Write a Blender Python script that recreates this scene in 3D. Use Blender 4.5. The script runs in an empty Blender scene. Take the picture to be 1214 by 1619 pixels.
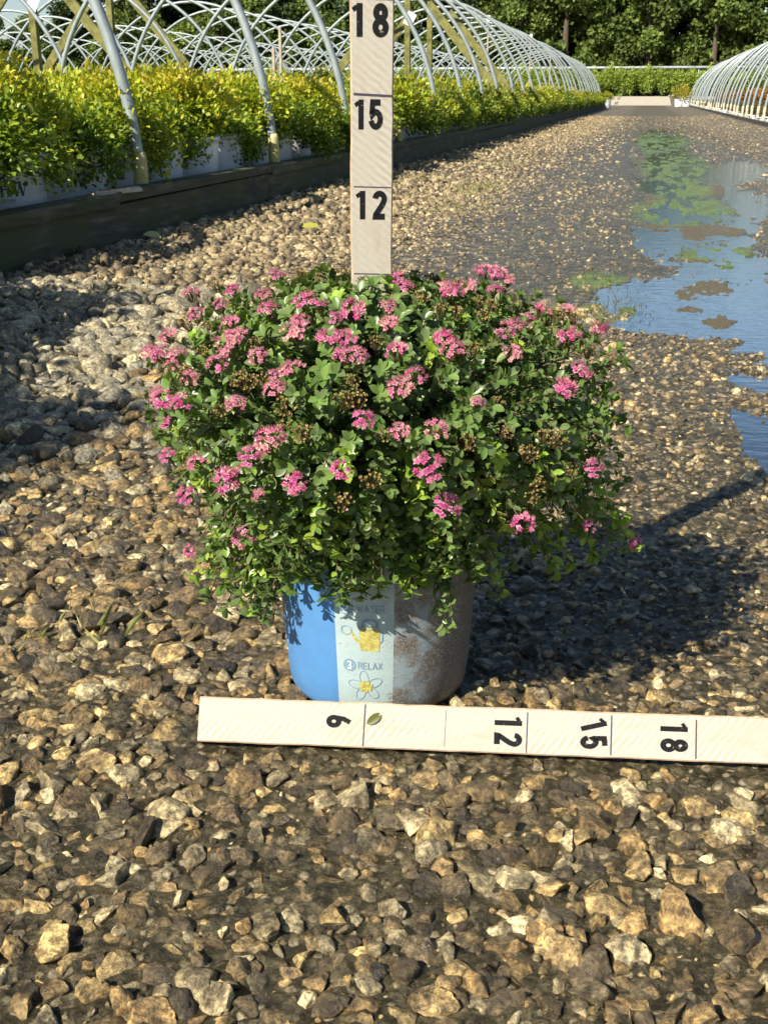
import bpy, bmesh, math, random
import numpy as np
from mathutils import Vector, Matrix

random.seed(7)
RNG = np.random.default_rng(7)
SC = bpy.context.scene
COL = SC.collection
R = math.radians

# ------------------------------------------------------------------ camera, sky, sun, exposure
H_CAM, F_PX, CX, CY = 0.56, 1800.0, 607.0, 809.5
PITCH, YAW = R(20.07), R(12.3)
cam_d = bpy.data.cameras.new('camera')
cam_d.sensor_fit = 'VERTICAL'
cam_d.sensor_height = 24.0
cam_d.lens = F_PX / 1619.0 * 24.0
cam_d.clip_start, cam_d.clip_end = 0.02, 1500
cam_d.dof.use_dof = True
cam_d.dof.focus_distance = 1.05
cam_d.dof.aperture_fstop = 32
cam = bpy.data.objects.new('camera', cam_d)
cam.location = (0, 0, H_CAM)
cam.rotation_euler = (R(90) - PITCH, 0, YAW)
COL.objects.link(cam)
SC.camera = cam

SUN_AZ, SUN_EL = R(31.0), R(41.0)          # heading of the shadows, clockwise from the path direction
sun_dir = Vector((math.sin(SUN_AZ) * math.cos(SUN_EL), math.cos(SUN_AZ) * math.cos(SUN_EL), -math.sin(SUN_EL)))
sd = bpy.data.lights.new('sun', 'SUN')
sd.energy, sd.angle, sd.color = 5.0, R(0.5), (1.0, 0.94, 0.82)
so = bpy.data.objects.new('sun', sd)
so.rotation_euler = sun_dir.to_track_quat('-Z', 'Y').to_euler()
COL.objects.link(so)

w = bpy.data.worlds.new('World')
SC.world = w
w.use_nodes = True
nt = w.node_tree
sky = nt.nodes.new('ShaderNodeTexSky')
sky.sky_type = 'NISHITA'
sky.sun_disc = False
sky.sun_elevation = SUN_EL
sky.sun_rotation = R(180) + SUN_AZ
sky.air_density, sky.dust_density, sky.ozone_density = 1.0, 0.3, 2.2
bg = nt.nodes['Background']
bg.inputs['Strength'].default_value = 0.064
nt.links.new(sky.outputs[0], bg.inputs[0])
SC.view_settings.view_transform = 'Standard'
SC.view_settings.look = 'None'
SC.view_settings.exposure = 0.76
SC.view_settings.gamma = 1.0
SC.render.engine = 'CYCLES'
SC.cycles.max_bounces = 8
SC.cycles.transparent_max_bounces = 12

# ------------------------------------------------------------------ small maths: where a point of the photo stands on the ground
_cp, _sp, _cyw, _syw = math.cos(PITCH), math.sin(PITCH), math.cos(YAW), math.sin(YAW)

def ray(x, y):
    u, v = (x - CX) / F_PX, -(y - CY) / F_PX
    f, up = _cp + v * _sp, -_sp + v * _cp
    return Vector((_cyw * u - _syw * f, _syw * u + _cyw * f, up))

def ground_at(x, y, z=0.0):
    r = ray(x, y)
    t = (z - H_CAM) / r.z
    return Vector((r.x * t, r.y * t, z))

def project(X, Y, Z):
    hx, hy = _cyw * X + _syw * Y, -_syw * X + _cyw * Y
    zz = Z - H_CAM
    d = hy * _cp - zz * _sp
    v = hy * _sp + zz * _cp
    d = np.maximum(d, 1e-3)
    return CX + F_PX * hx / d, CY - F_PX * v / d

def _hash(i, j, s):
    n = (i * 374761393 + j * 668265263 + s * 1442695041) & 0xffffffff
    n = ((n ^ (n >> 13)) * 1274126177) & 0xffffffff
    return ((n ^ (n >> 16)) & 0xffff) / 65535.0

def vnoise(x, y, s=0):
    xi, yi = np.floor(x).astype(np.int64), np.floor(y).astype(np.int64)
    fx, fy = x - xi, y - yi
    fx, fy = fx * fx * (3 - 2 * fx), fy * fy * (3 - 2 * fy)
    a, b = _hash(xi, yi, s), _hash(xi + 1, yi, s)
    c, d = _hash(xi, yi + 1, s), _hash(xi + 1, yi + 1, s)
    return (a * (1 - fx) + b * fx) * (1 - fy) + (c * (1 - fx) + d * fx) * fy

def fbm(x, y, s=0, o=4):
    t, a, n = 0, 0.5, 0
    for k in range(o):
        t = t + a * vnoise(x * 2 ** k, y * 2 ** k, s + k)
        n += a
        a *= 0.5
    return t / n

def worley(x, y, s=0):
    """distance to the nearest scattered point, and that point's random value"""
    xi, yi = np.floor(x).astype(np.int64), np.floor(y).astype(np.int64)
    best, val = np.full(x.shape, 9.0), np.zeros(x.shape)
    for di in (-1, 0, 1):
        for dj in (-1, 0, 1):
            a, b = xi + di, yi + dj
            d = (a + _hash(a, b, s) - x) ** 2 + (b + _hash(a, b, s + 7) - y) ** 2
            m = d < best
            best = np.where(m, d, best)
            val = np.where(m, _hash(a, b, s + 13), val)
    return np.sqrt(best), val

def smooth(a, b, x):
    t = np.clip((x - a) / (b - a), 0, 1)
    return t * t * (3 - 2 * t)

# ------------------------------------------------------------------ mesh helpers
def mesh_np(name, verts, tris, col=None, smooth_=True, mat=None, mats=None, mat_idx=None):
    me = bpy.data.meshes.new(name)
    verts = np.ascontiguousarray(verts, np.float32)
    tris = np.ascontiguousarray(tris, np.int32)
    k = tris.shape[1]
    me.vertices.add(len(verts))
    me.vertices.foreach_set('co', verts.ravel())
    me.loops.add(tris.size)
    me.loops.foreach_set('vertex_index', tris.ravel())
    me.polygons.add(len(tris))
    me.polygons.foreach_set('loop_start', np.arange(0, tris.size, k, dtype=np.int32))
    if smooth_:
        me.polygons.foreach_set('use_smooth', np.ones(len(tris), bool))
    for m in (mats or ([mat] if mat else [])):
        me.materials.append(m)
    if mat_idx is not None:
        me.polygons.foreach_set('material_index', np.ascontiguousarray(mat_idx, np.int32))
    if col is not None:
        a = me.attributes.new('col', 'FLOAT_COLOR', 'POINT')
        a.data.foreach_set('color', np.ascontiguousarray(col, np.float32).ravel())
    me.update(calc_edges=True)
    me.validate()
    return me

def link(name, data, parent=None, loc=(0, 0, 0), rz=0.0, label=None):
    o = bpy.data.objects.new(name, data)
    COL.objects.link(o)
    o.location = loc
    o.rotation_euler = (0, 0, rz)
    if parent is not None:
        o.parent = parent
    if label:
        o['label'] = label
    return o

def tag(o, label=None, cat=None, group=None, kind=None):
    if label: o['label'] = label
    if cat: o['category'] = cat
    if group: o['group'] = group
    if kind: o['kind'] = kind
    return o

def thing(name, label, cat, loc=(0, 0, 0), rz=0.0, group=None):
    return tag(link(name, None, None, loc, rz), label, cat, group)

def copy_tree(o, parent=None):
    c = o.copy()
    COL.objects.link(c)
    c.parent = parent
    for ch in list(o.children):
        copy_tree(ch, c)
    return c

class MB:
    """collects quads / tris into one mesh"""
    def __init__(s):
        s.v, s.f, s.m = [], [], []
    def add(s, vs, fs, m=0):
        b = len(s.v)
        s.v += [tuple(v) for v in vs]
        s.f += [tuple(b + i for i in f) for f in fs]
        s.m += [m] * len(fs)
    def tube(s, pts, rad, n=8, caps=True, m=0):
        pts = [Vector(p) for p in pts]
        rs = rad if hasattr(rad, '__len__') else [rad] * len(pts)
        vs, up = [], None
        for i, p in enumerate(pts):
            t = (pts[min(i + 1, len(pts) - 1)] - pts[max(i - 1, 0)]).normalized()
            if up is None:
                up = t.orthogonal().normalized()
            up = (up - t * up.dot(t)).normalized()
            sd_ = t.cross(up)
            for k in range(n):
                a = 2 * math.pi * k / n
                vs.append(p + (up * math.cos(a) + sd_ * math.sin(a)) * rs[i])
        fs = []
        for i in range(len(pts) - 1):
            for k in range(n):
                fs.append((i * n + k, i * n + (k + 1) % n, (i + 1) * n + (k + 1) % n, (i + 1) * n + k))
        if caps:
            fs.append(tuple(reversed(range(n))))
            fs.append(tuple((len(pts) - 1) * n + k for k in range(n)))
        s.add(vs, fs, m)
    def box(s, c, size, mat3=None, m=0, jit=0.0):
        vs = []
        for dx in (-1, 1):
            for dy in (-1, 1):
                for dz in (-1, 1):
                    v = Vector((dx * size[0] / 2, dy * size[1] / 2, dz * size[2] / 2))
                    if jit: v += Vector((random.uniform(-jit, jit), random.uniform(-jit, jit), random.uniform(-jit, jit)))
                    if mat3: v = mat3 @ v
                    vs.append(Vector(c) + v)
        s.add(vs, [(0, 1, 3, 2), (4, 6, 7, 5), (0, 4, 5, 1), (2, 3, 7, 6), (0, 2, 6, 4), (1, 5, 7, 3)], m)
    def mesh(s, name, mats, smooth_=False):
        me = bpy.data.meshes.new(name)
        me.from_pydata(s.v, [], s.f)
        for mt in (mats if isinstance(mats, (list, tuple)) else [mats]):
            me.materials.append(mt)
        for p, mi in zip(me.polygons, s.m):
            p.material_index = mi
            p.use_smooth = smooth_
        me.update()
        return me

def lathe(prof, n, a0=0.0, a1=2 * math.pi):
    vs, fs = [], []
    for (r, z) in prof:
        for k in range(n):
            a = a0 + (a1 - a0) * k / n
            vs.append((r * math.cos(a), r * math.sin(a), z))
    for i in range(len(prof) - 1):
        for k in range(n):
            fs.append((i * n + k, i * n + (k + 1) % n, (i + 1) * n + (k + 1) % n, (i + 1) * n + k))
    return vs, fs

def bevel(me, width, seg=2):
    bm = bmesh.new()
    bm.from_mesh(me)
    bmesh.ops.bevel(bm, geom=bm.edges[:], offset=width, segments=seg, affect='EDGES', profile=0.6)
    bm.to_mesh(me)
    bm.free()
    return me

# ------------------------------------------------------------------ materials
def newmat(name):
    m = bpy.data.materials.new(name)
    m.use_nodes = True
    t = m.node_tree
    p = t.nodes['Principled BSDF']
    return m, t, p

def N(t, typ, **kw):
    n = t.nodes.new(typ)
    for k, v in kw.items():
        if k in n.inputs.keys() if hasattr(n.inputs, 'keys') else False:
            n.inputs[k].default_value = v
        else:
            setattr(n, k, v)
    return n

def noise(t, scale, detail=5, rough=0.6, vec=None, dist=0.0):
    n = t.nodes.new('ShaderNodeTexNoise')
    n.inputs['Scale'].default_value = scale
    n.inputs['Detail'].default_value = detail
    n.inputs['Roughness'].default_value = rough
    n.inputs['Distortion'].default_value = dist
    if vec is not None: t.links.new(vec, n.inputs['Vector'])
    return n

def coords(t, kind='Object', scale=None):
    c = t.nodes.new('ShaderNodeTexCoord').outputs[kind]
    if scale:
        mp = t.nodes.new('ShaderNodeMapping')
        mp.inputs['Scale'].default_value = scale
        t.links.new(c, mp.inputs[0])
        c = mp.outputs[0]
    return c

def ramp(t, fac, stops, interp='LINEAR'):
    r = t.nodes.new('ShaderNodeValToRGB')
    r.color_ramp.interpolation = interp
    el = r.color_ramp.elements
    while len(el) < len(stops): el.new(0.5)
    for e, (p, c) in zip(el, stops):
        e.position = p
        e.color = (c, c, c, 1) if not hasattr(c, '__len__') else (*c[:3], 1)
    t.links.new(fac, r.inputs[0])
    return r.outputs[0]

def mix(t, fac, a, b, typ='MIX'):
    n = t.nodes.new('ShaderNodeMix')
    n.data_type = 'RGBA'
    n.blend_type = typ
    for i, s in ((0, fac), (6, a), (7, b)):
        if hasattr(s, 'is_linked') or hasattr(s, 'links'):
            t.links.new(s, n.inputs[i])
        elif i == 0:
            n.inputs[0].default_value = s
        else:
            n.inputs[i].default_value = (*s[:3], 1)
    return n.outputs[2]

def math_(t, op, a, b=0.0):
    n = t.nodes.new('ShaderNodeMath')
    n.operation = op
    for i, s in ((0, a), (1, b)):
        if hasattr(s, 'links'): t.links.new(s, n.inputs[i])
        else: n.inputs[i].default_value = s
    return n.outputs[0]

def bump(t, h, strength, dist, nrm=None):
    b = t.nodes.new('ShaderNodeBump')
    b.inputs['Strength'].default_value = strength
    b.inputs['Distance'].default_value = dist
    t.links.new(h, b.inputs['Height'])
    if nrm is not None: t.links.new(nrm, b.inputs['Normal'])
    return b.outputs[0]

def attr(t, name='col'):
    a = t.nodes.new('ShaderNodeAttribute')
    a.attribute_name = name
    return a

def simple(name, col, rough=0.5, metallic=0.0, var=0.15, scale=20, bs=0.15, bd=0.002, col2=None, spec=0.5):
    m, t, p = newmat(name)
    c = coords(t)
    n = noise(t, scale, 6, 0.65, c)
    c2 = col2 or tuple(x * (1 - 2.2 * var) for x in col)
    t.links.new(ramp(t, n.outputs[0], [(0.35, c2), (0.62, col)]), p.inputs['Base Color'])
    p.inputs['Roughness'].default_value = rough
    p.inputs['Metallic'].default_value = metallic
    p.inputs['Specular IOR Level'].default_value = spec
    if bs: t.links.new(bump(t, n.outputs[0], bs, bd), p.inputs['Normal'])
    return m

def leaf_mat(name, rough=0.45, trans=0.3, tint=(1, 1, 1), spec=0.5, grow=1.0):
    m, t, p = newmat(name)
    a = attr(t)
    n = noise(t, 90 * grow, 3, 0.6, coords(t))
    c = mix(t, 0.35, a.outputs['Color'], ramp(t, n.outputs[0], [(0.3, (0.55, 0.6, 0.5)), (0.7, (1.25, 1.2, 1.1))]), 'MULTIPLY')
    t.links.new(c, p.inputs['Base Color'])
    p.inputs['Roughness'].default_value = rough
    p.inputs['Specular IOR Level'].default_value = spec
    tr = t.nodes.new('ShaderNodeBsdfTranslucent')
    t.links.new(mix(t, 1.0, c, (1.15 * tint[0], 1.1 * tint[1], 0.45 * tint[2]), 'MULTIPLY'), tr.inputs[0])
    ms = t.nodes.new('ShaderNodeMixShader')
    ms.inputs[0].default_value = trans
    t.links.new(p.outputs[0], ms.inputs[1])
    t.links.new(tr.outputs[0], ms.inputs[2])
    t.links.new(ms.outputs[0], t.nodes['Material Output'].inputs[0])
    return m

def stone_mat():
    m, t, p = newmat('stone')
    a = attr(t)
    c = coords(t)
    n1 = noise(t, 60, 8, 0.68, c)
    n2 = noise(t, 170, 5, 0.7, c)
    v = t.nodes.new('ShaderNodeTexVoronoi')
    v.inputs['Scale'].default_value = 140
    t.links.new(c, v.inputs['Vector'])
    base = mix(t, 1.0, a.outputs['Color'], ramp(t, n1.outputs[0], [(0.3, (0.28, 0.22, 0.16)), (0.45, (0.75, 0.68, 0.6)), (0.56, (1.2, 1.12, 1.0)), (0.68, (2.0, 1.85, 1.6))]), 'MULTIPLY')
    base = mix(t, 0.75, base, ramp(t, n2.outputs[0], [(0.38, (0.25, 0.22, 0.18)), (0.47, (0.85, 0.84, 0.82)), (0.53, (1.1, 1.08, 1.02)), (0.62, (1.9, 1.8, 1.6))]), 'MULTIPLY')
    # dark pits and mud stuck in the hollows of the wet stones
    pit = ramp(t, noise(t, 33, 7, 0.72, c, 0.6).outputs[0], [(0.50, 0.0), (0.62, 1.0)])
    pit = math_(t, 'MULTIPLY', pit, math_(t, 'MULTIPLY', a.outputs['Alpha'], 0.75))
    base = mix(t, pit, base, (0.03, 0.025, 0.014))
    crack = ramp(t, noise(t, 120, 5, 0.75, c, 1.2).outputs[0], [(0.40, 0.75), (0.47, 0.0)])
    base = mix(t, math_(t, 'MULTIPLY', crack, a.outputs['Alpha']), base, (0.035, 0.028, 0.017))
    p.inputs['Coat Roughness'].default_value = 0.12
    t.links.new(math_(t, 'MULTIPLY', a.outputs['Alpha'], ramp(t, n1.outputs[0], [(0.48, 0.9), (0.62, 0.1)])), p.inputs['Coat Weight'])
    t.links.new(base, p.inputs['Base Color'])
    dry = ramp(t, n2.outputs[0], [(0.4, 0.45), (0.6, 0.85)])
    wet = ramp(t, n1.outputs[0], [(0.42, 0.16), (0.6, 0.6)])
    t.links.new(mix(t, a.outputs['Alpha'], dry, wet), p.inputs['Roughness'])
    nb = bump(t, n1.outputs[0], 1.0, 0.009)
    nb = bump(t, n2.outputs[0], 1.0, 0.0028, nb)
    t.links.new(nb, p.inputs['Coat Normal'])
    t.links.new(nb, p.inputs['Normal'])
    return m

def ground_mat():
    m, t, p = newmat('wet grit')
    a = attr(t)            # r algae, g wet, b dryness (pale grit), a mud
    sep = t.nodes.new('ShaderNodeSeparateColor')
    t.links.new(a.outputs['Color'], sep.inputs[0])
    c = coords(t)
    n1 = noise(t, 45, 8, 0.7, c)
    n2 = noise(t, 230, 6, 0.7, c)
    v = t.nodes.new('ShaderNodeTexVoronoi')
    v.inputs['Scale'].default_value = 95
    t.links.new(c, v.inputs['Vector'])
    v2 = t.nodes.new('ShaderNodeTexVoronoi')
    v2.inputs['Scale'].default_value = 21
    v2.inputs['Randomness'].default_value = 1.0
    t.links.new(c, v2.inputs['Vector'])
    grit = mix(t, 0.8, ramp(t, n1.outputs[0], [(0.34, (0.018, 0.015, 0.008)), (0.50, (0.065, 0.054, 0.027)), (0.66, (0.22, 0.175, 0.095))]),
               ramp(t, n2.outputs[0], [(0.35, (0.4, 0.4, 0.4)), (0.52, (1, 1, 1)), (0.68, (2.2, 2.0, 1.7))]), 'MULTIPLY')
    ch = t.nodes.new('ShaderNodeSeparateColor')
    t.links.new(v.outputs['Color'], ch.inputs[0])
    chip = math_(t, 'MULTIPLY', ramp(t, ch.outputs[0], [(0.44, 0.0), (0.50, 1.0)]), ramp(t, v.outputs['Distance'], [(0.30, 1.0), (0.42, 0.0)]))
    chipc = mix(t, 1.0, ramp(t, ch.outputs[1], [(0.0, (0.14, 0.11, 0.065)), (0.5, (0.28, 0.225, 0.135)), (1.0, (0.46, 0.38, 0.24))]),
                ramp(t, n2.outputs[0], [(0.35, (0.4, 0.38, 0.35)), (0.6, (1.2, 1.2, 1.15))]), 'MULTIPLY')
    grit = mix(t, chip, grit, chipc)
    vr = t.nodes.new('ShaderNodeSeparateColor')
    t.links.new(v2.outputs['Color'], vr.inputs[0])
    pale = mix(t, 1.0, ramp(t, vr.outputs[0], [(0.0, (0.10, 0.085, 0.065)), (0.45, (0.20, 0.175, 0.135)), (0.8, (0.30, 0.26, 0.20)), (1.0, (0.50, 0.43, 0.31))]),
               ramp(t, n2.outputs[0], [(0.35, (0.5, 0.5, 0.5)), (0.65, (1.3, 1.3, 1.25))]), 'MULTIPLY')
    pale = mix(t, 1.0, pale, ramp(t, v2.outputs['Distance'], [(0.25, (1.15, 1.15, 1.1)), (0.62, (0.35, 0.33, 0.3))]), 'MULTIPLY')
    base = mix(t, sep.outputs[2], grit, pale)
    mud = mix(t, a.outputs['Alpha'], base, (0.14, 0.10, 0.035))
    alg = ramp(t, n1.outputs[0], [(0.3, (0.07, 0.11, 0.018)), (0.55, (0.18, 0.27, 0.035)), (0.75, (0.30, 0.40, 0.06))])
    ab = math_(t, 'MULTIPLY', sep.outputs[0], ramp(t, noise(t, 14, 6, 0.7, c).outputs[0], [(0.38, 0.25), (0.58, 1.0)]))
    t.links.new(mix(t, ab, mud, alg), p.inputs['Base Color'])
    wetr = ramp(t, n1.outputs[0], [(0.35, 0.10), (0.6, 0.38)])
    wetf = math_(t, 'MULTIPLY', sep.outputs[1], 1.0)
    t.links.new(mix(t, wetf, (0.85, 0.85, 0.85), wetr), p.inputs['Roughness'])
    nb = bump(t, n1.outputs[0], 0.9, 0.014)
    nb = bump(t, ramp(t, v.outputs['Distance'], [(0.0, 1.0), (0.45, 0.0)]), 0.7, 0.004, nb)
    nb = bump(t, n2.outputs[0], 0.8, 0.003, nb)
    t.links.new(nb, p.inputs['Normal'])
    return m

def water_mat():
    m, t, p = newmat('puddle water')
    t.nodes.remove(p)
    c = coords(t)
    n = noise(t, 16, 4, 0.55, coords(t, 'Object', (1.0, 2.2, 1.0)))
    nb = bump(t, n.outputs[0], 0.16, 0.01)
    fr = t.nodes.new('ShaderNodeFresnel')
    fr.inputs['IOR'].default_value = 1.4
    t.links.new(nb, fr.inputs['Normal'])
    tr = t.nodes.new('ShaderNodeBsdfTransparent')
    tr.inputs[0].default_value = (0.90, 0.94, 0.90, 1)
    gl = t.nodes.new('ShaderNodeBsdfGlossy')
    gl.inputs['Roughness'].default_value = 0.05
    t.links.new(nb, gl.inputs['Normal'])
    ms = t.nodes.new('ShaderNodeMixShader')
    fac = math_(t, 'MULTIPLY', fr.outputs[0], 2.7)          # reflection boosted beyond real water so the mirrored sky looks brighter
    t.nodes[fac.node.name].use_clamp = True
    t.links.new(fac, ms.inputs[0])
    t.links.new(tr.outputs[0], ms.inputs[1])
    t.links.new(gl.outputs[0], ms.inputs[2])
    t.links.new(ms.outputs[0], t.nodes['Material Output'].inputs[0])
    return m

def wood_ruler_mat():
    m, t, p = newmat('whitewashed wood')
    c = coords(t)
    mp = t.nodes.new('ShaderNodeMapping')
    mp.inputs['Rotation'].default_value = (0, 0, R(38))
    t.links.new(c, mp.inputs[0])
    wv = t.nodes.new('ShaderNodeTexWave')
    wv.inputs['Scale'].default_value = 54
    wv.inputs['Distortion'].default_value = 2.6
    wv.inputs['Detail'].default_value = 3
    wv.inputs['Detail Scale'].default_value = 1.6
    t.links.new(mp.outputs[0], wv.inputs['Vector'])
    n = noise(t, 26, 6, 0.65, coords(t, 'Object', (0.35, 1.6, 1)))
    n3 = noise(t, 300, 3, 0.6, c)
    sw = math_(t, 'MULTIPLY', wv.outputs[1], ramp(t, n.outputs[0], [(0.42, 0.15), (0.62, 1.0)]))
    base = ramp(t, n.outputs[0], [(0.25, (0.35, 0.275, 0.18)), (0.42, (0.465, 0.425, 0.35)), (0.7, (0.51, 0.49, 0.435))])
    base = mix(t, math_(t, 'MULTIPLY', sw, 0.7), base, (0.37, 0.295, 0.185))
    base = mix(t, ramp(t, n3.outputs[0], [(0.58, 0.0), (0.75, 0.5)]), base, (0.34, 0.26, 0.16))
    base = mix(t, ramp(t, noise(t, 11, 6, 0.7, coords(t, 'Object', (1.0, 2.5, 1)), 1.0).outputs[0], [(0.52, 0.0), (0.66, 0.55)]), base, (0.42, 0.35, 0.26))
    t.links.new(base, p.inputs['Base Color'])
    p.inputs['Roughness'].default_value = 0.7
    t.links.new(bump(t, sw, 0.18, 0.0005), p.inputs['Normal'])
    return m

def paint_mat():
    m, t, p = newmat('black stencil paint')
    c = coords(t)
    n = noise(t, 420, 5, 0.7, coords(t, 'Object', (1, 0.45, 1)))
    f = ramp(t, n.outputs[0], [(0.63, 0.0), (0.70, 1.0)])
    t.links.new(mix(t, f, (0.007, 0.007, 0.008), (0.42, 0.36, 0.27)), p.inputs['Base Color'])
    p.inputs['Roughness'].default_value = 0.7
    p.inputs['Specular IOR Level'].default_value = 0.2
    return m

def board_mat():
    m, t, p = newmat('mossy board')
    c = coords(t, 'Object', (3, 0.6, 6))
    n = noise(t, 6, 7, 0.7, c)
    n2 = noise(t, 3, 5, 0.6, coords(t))
    base = ramp(t, n.outputs[0], [(0.35, (0.018, 0.017, 0.013)), (0.52, (0.065, 0.06, 0.045)), (0.68, (0.17, 0.155, 0.12))])
    base = mix(t, ramp(t, n2.outputs[0], [(0.40, 0.0), (0.58, 0.8)]), base, (0.045, 0.062, 0.016))
    t.links.new(base, p.inputs['Base Color'])
    p.inputs['Roughness'].default_value = 0.85
    t.links.new(bump(t, n.outputs[0], 0.6, 0.006), p.inputs['Normal'])
    return m

def pot_mat(name, base, dirt_lo, dirt_hi, blotch):
    m, t, p = newmat(name)
    c = coords(t)
    sx = t.nodes.new('ShaderNodeSeparateXYZ')
    t.links.new(c, sx.inputs[0])
    n = noise(t, 40, 6, 0.7, c)
    n2 = noise(t, 520, 5, 0.75, c)
    b = ramp(t, n.outputs[0], [(0.3, tuple(x * 0.86 for x in base)), (0.65, base)])
    # mud splashed up one side: more of it towards the right of the pot
    mr = t.nodes.new('ShaderNodeMapRange')
    mr.inputs[1].default_value, mr.inputs[2].default_value = -0.02, 0.10
    mr.inputs[3].default_value, mr.inputs[4].default_value = dirt_lo, dirt_hi
    t.links.new(sx.outputs[0], mr.inputs[0])
    s = math_(t, 'ADD', n2.outputs[0], mr.outputs[0])
    s = math_(t, 'ADD', s, math_(t, 'MULTIPLY', math_(t, 'SUBTRACT', n.outputs[0], 0.5), 0.9))
    dirt = ramp(t, s, [(0.60, 0.0), (0.66, 0.92)])
    dc = ramp(t, n2.outputs[0], [(0.36, (0.045, 0.035, 0.026)), (0.5, (0.15, 0.115, 0.085)), (0.62, (0.36, 0.32, 0.28))])
    out = mix(t, dirt, b, dc)
    bl = ramp(t, noise(t, 17, 5, 0.6, c, 1.5).outputs[0], [(0.63, 0.0), (0.68, blotch)])
    out = mix(t, bl, out, (0.16, 0.22, 0.25))
    t.links.new(out, p.inputs['Base Color'])
    p.inputs['Roughness'].default_value = 0.42
    t.links.new(bump(t, s, 0.4, 0.001), p.inputs['Normal'])
    return m

def galv_mat():
    m, t, p = newmat('galvanised pipe')
    c = coords(t, 'Object', (1, 1, 0.4))
    n = noise(t, 30, 5, 0.6, c)
    t.links.new(ramp(t, n.outputs[0], [(0.3, (0.25, 0.29, 0.29)), (0.7, (0.40, 0.44, 0.43))]), p.inputs['Base Color'])
    p.inputs['Metallic'].default_value = 0.25
    p.inputs['Roughness'].default_value = 0.5
    return m

M = {}
M['stone'] = stone_mat()
M['ground'] = ground_mat()
M['water'] = water_mat()
M['wood'] = wood_ruler_mat()
M['edgewood'] = simple('raw wood edge', (0.62, 0.42, 0.26), 0.75, scale=60, var=0.2)
M['paint'] = paint_mat()
M['pen'] = simple('purple pen line', (0.06, 0.045, 0.075), 0.6, var=0.1, bs=0)
M['board'] = board_mat()
M['galv'] = galv_mat()
M['palepipe'] = simple('pale grey pipe', (0.55, 0.60, 0.60), 0.5, scale=6)
M['sleeve'] = simple('algae stained sleeve', (0.58, 0.53, 0.28), 0.65, scale=18, col2=(0.40, 0.36, 0.09))
M['pale_sleeve'] = simple('sun bleached sleeve', (0.62, 0.55, 0.40), 0.65, scale=18, col2=(0.5, 0.42, 0.26))
M['greenwood'] = simple('algae green timber', (0.24, 0.22, 0.06), 0.85, scale=9, col2=(0.10, 0.10, 0.03), bs=0.4)
M['stake'] = simple('pale stake wood', (0.5, 0.42, 0.3), 0.8, scale=14)
M['paper'] = simple('white paper', (0.8, 0.8, 0.78), 0.7, scale=30, var=0.05)
M['whitepot'] = simple('white pot plastic', (0.80, 0.82, 0.84), 0.4, scale=14, var=0.05, bs=0.05)
M['print'] = simple('dark grey print', (0.055, 0.06, 0.062), 0.5, var=0.05, bs=0)
M['greyprint'] = simple('light grey print', (0.36, 0.38, 0.40), 0.5, var=0.05, bs=0)
M['greenprint'] = simple('green print', (0.10, 0.30, 0.06), 0.5, var=0.05, bs=0)
M['soil'] = simple('potting soil', (0.06, 0.042, 0.028), 0.95, scale=120, bs=0.9, bd=0.006)
M['pot_blue'] = pot_mat('blue pot print', (0.095, 0.26, 0.53), -0.14, 0.10, 0.45)
M['pot_white'] = pot_mat('pale pot print', (0.43, 0.53, 0.52), -0.06, 0.12, 0.25)
M['pot_grey'] = pot_mat('grey blue pot print', (0.30, 0.38, 0.41), 0.05, 0.36, 0.6)
M['ink'] = simple('grey blue ink', (0.24, 0.36, 0.44), 0.5, var=0.12, scale=200, bs=0)
M['inkpale'] = simple('pale ink', (0.75, 0.82, 0.84), 0.5, var=0.08, scale=200, bs=0)
M['inkyellow'] = simple('yellow ink', (0.60, 0.52, 0.14), 0.5, var=0.22, scale=300, bs=0)
M['leaf'] = leaf_mat('shrub leaf', 0.36, 0.28)
M['bushleaf'] = leaf_mat('bush leaf', 0.45, 0.32, grow=0.3)
M['farleaf'] = leaf_mat('far leaf', 0.6, 0.22, spec=0.25, grow=0.05)
M['petal'] = leaf_mat('petal', 0.6, 0.35, tint=(1.0, 0.75, 1.9), spec=0.2)
M['stem'] = simple('shrub stem', (0.15, 0.11, 0.05), 0.7, scale=80, col2=(0.09, 0.05, 0.03), bs=0)
M['greenstem'] = simple('green stem', (0.12, 0.14, 0.04), 0.6, scale=80, bs=0)
M['seed'] = leaf_mat('seed', 0.8, 0.05, spec=0.2)
M['bark'] = simple('bark', (0.12, 0.09, 0.06), 0.9, scale=8, bs=0.6, bd=0.03)
M['bedsoil'] = simple('bed fabric', (0.05, 0.047, 0.042), 0.9, scale=30, bs=0.5, bd=0.01)
M['concrete'] = simple('concrete road', (0.52, 0.45, 0.34), 0.9, scale=3, var=0.08, bs=0.2, bd=0.01)
M['drygrass'] = leaf_mat('dry grass', 0.7, 0.3)
M['darkedge'] = simple('dark edging', (0.05, 0.045, 0.04), 0.85, scale=9)

# ------------------------------------------------------------------ ground sheet with its hollows, water
def blobs(px_, py_, lst):
    f = np.full(px_.shape, -9.0)
    for (x, y, rx, ry) in lst:
        f = np.maximum(f, 1.0 - np.sqrt(((px_ - x) / rx) ** 2 + ((py_ - y) / ry) ** 2))
    return f

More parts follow.
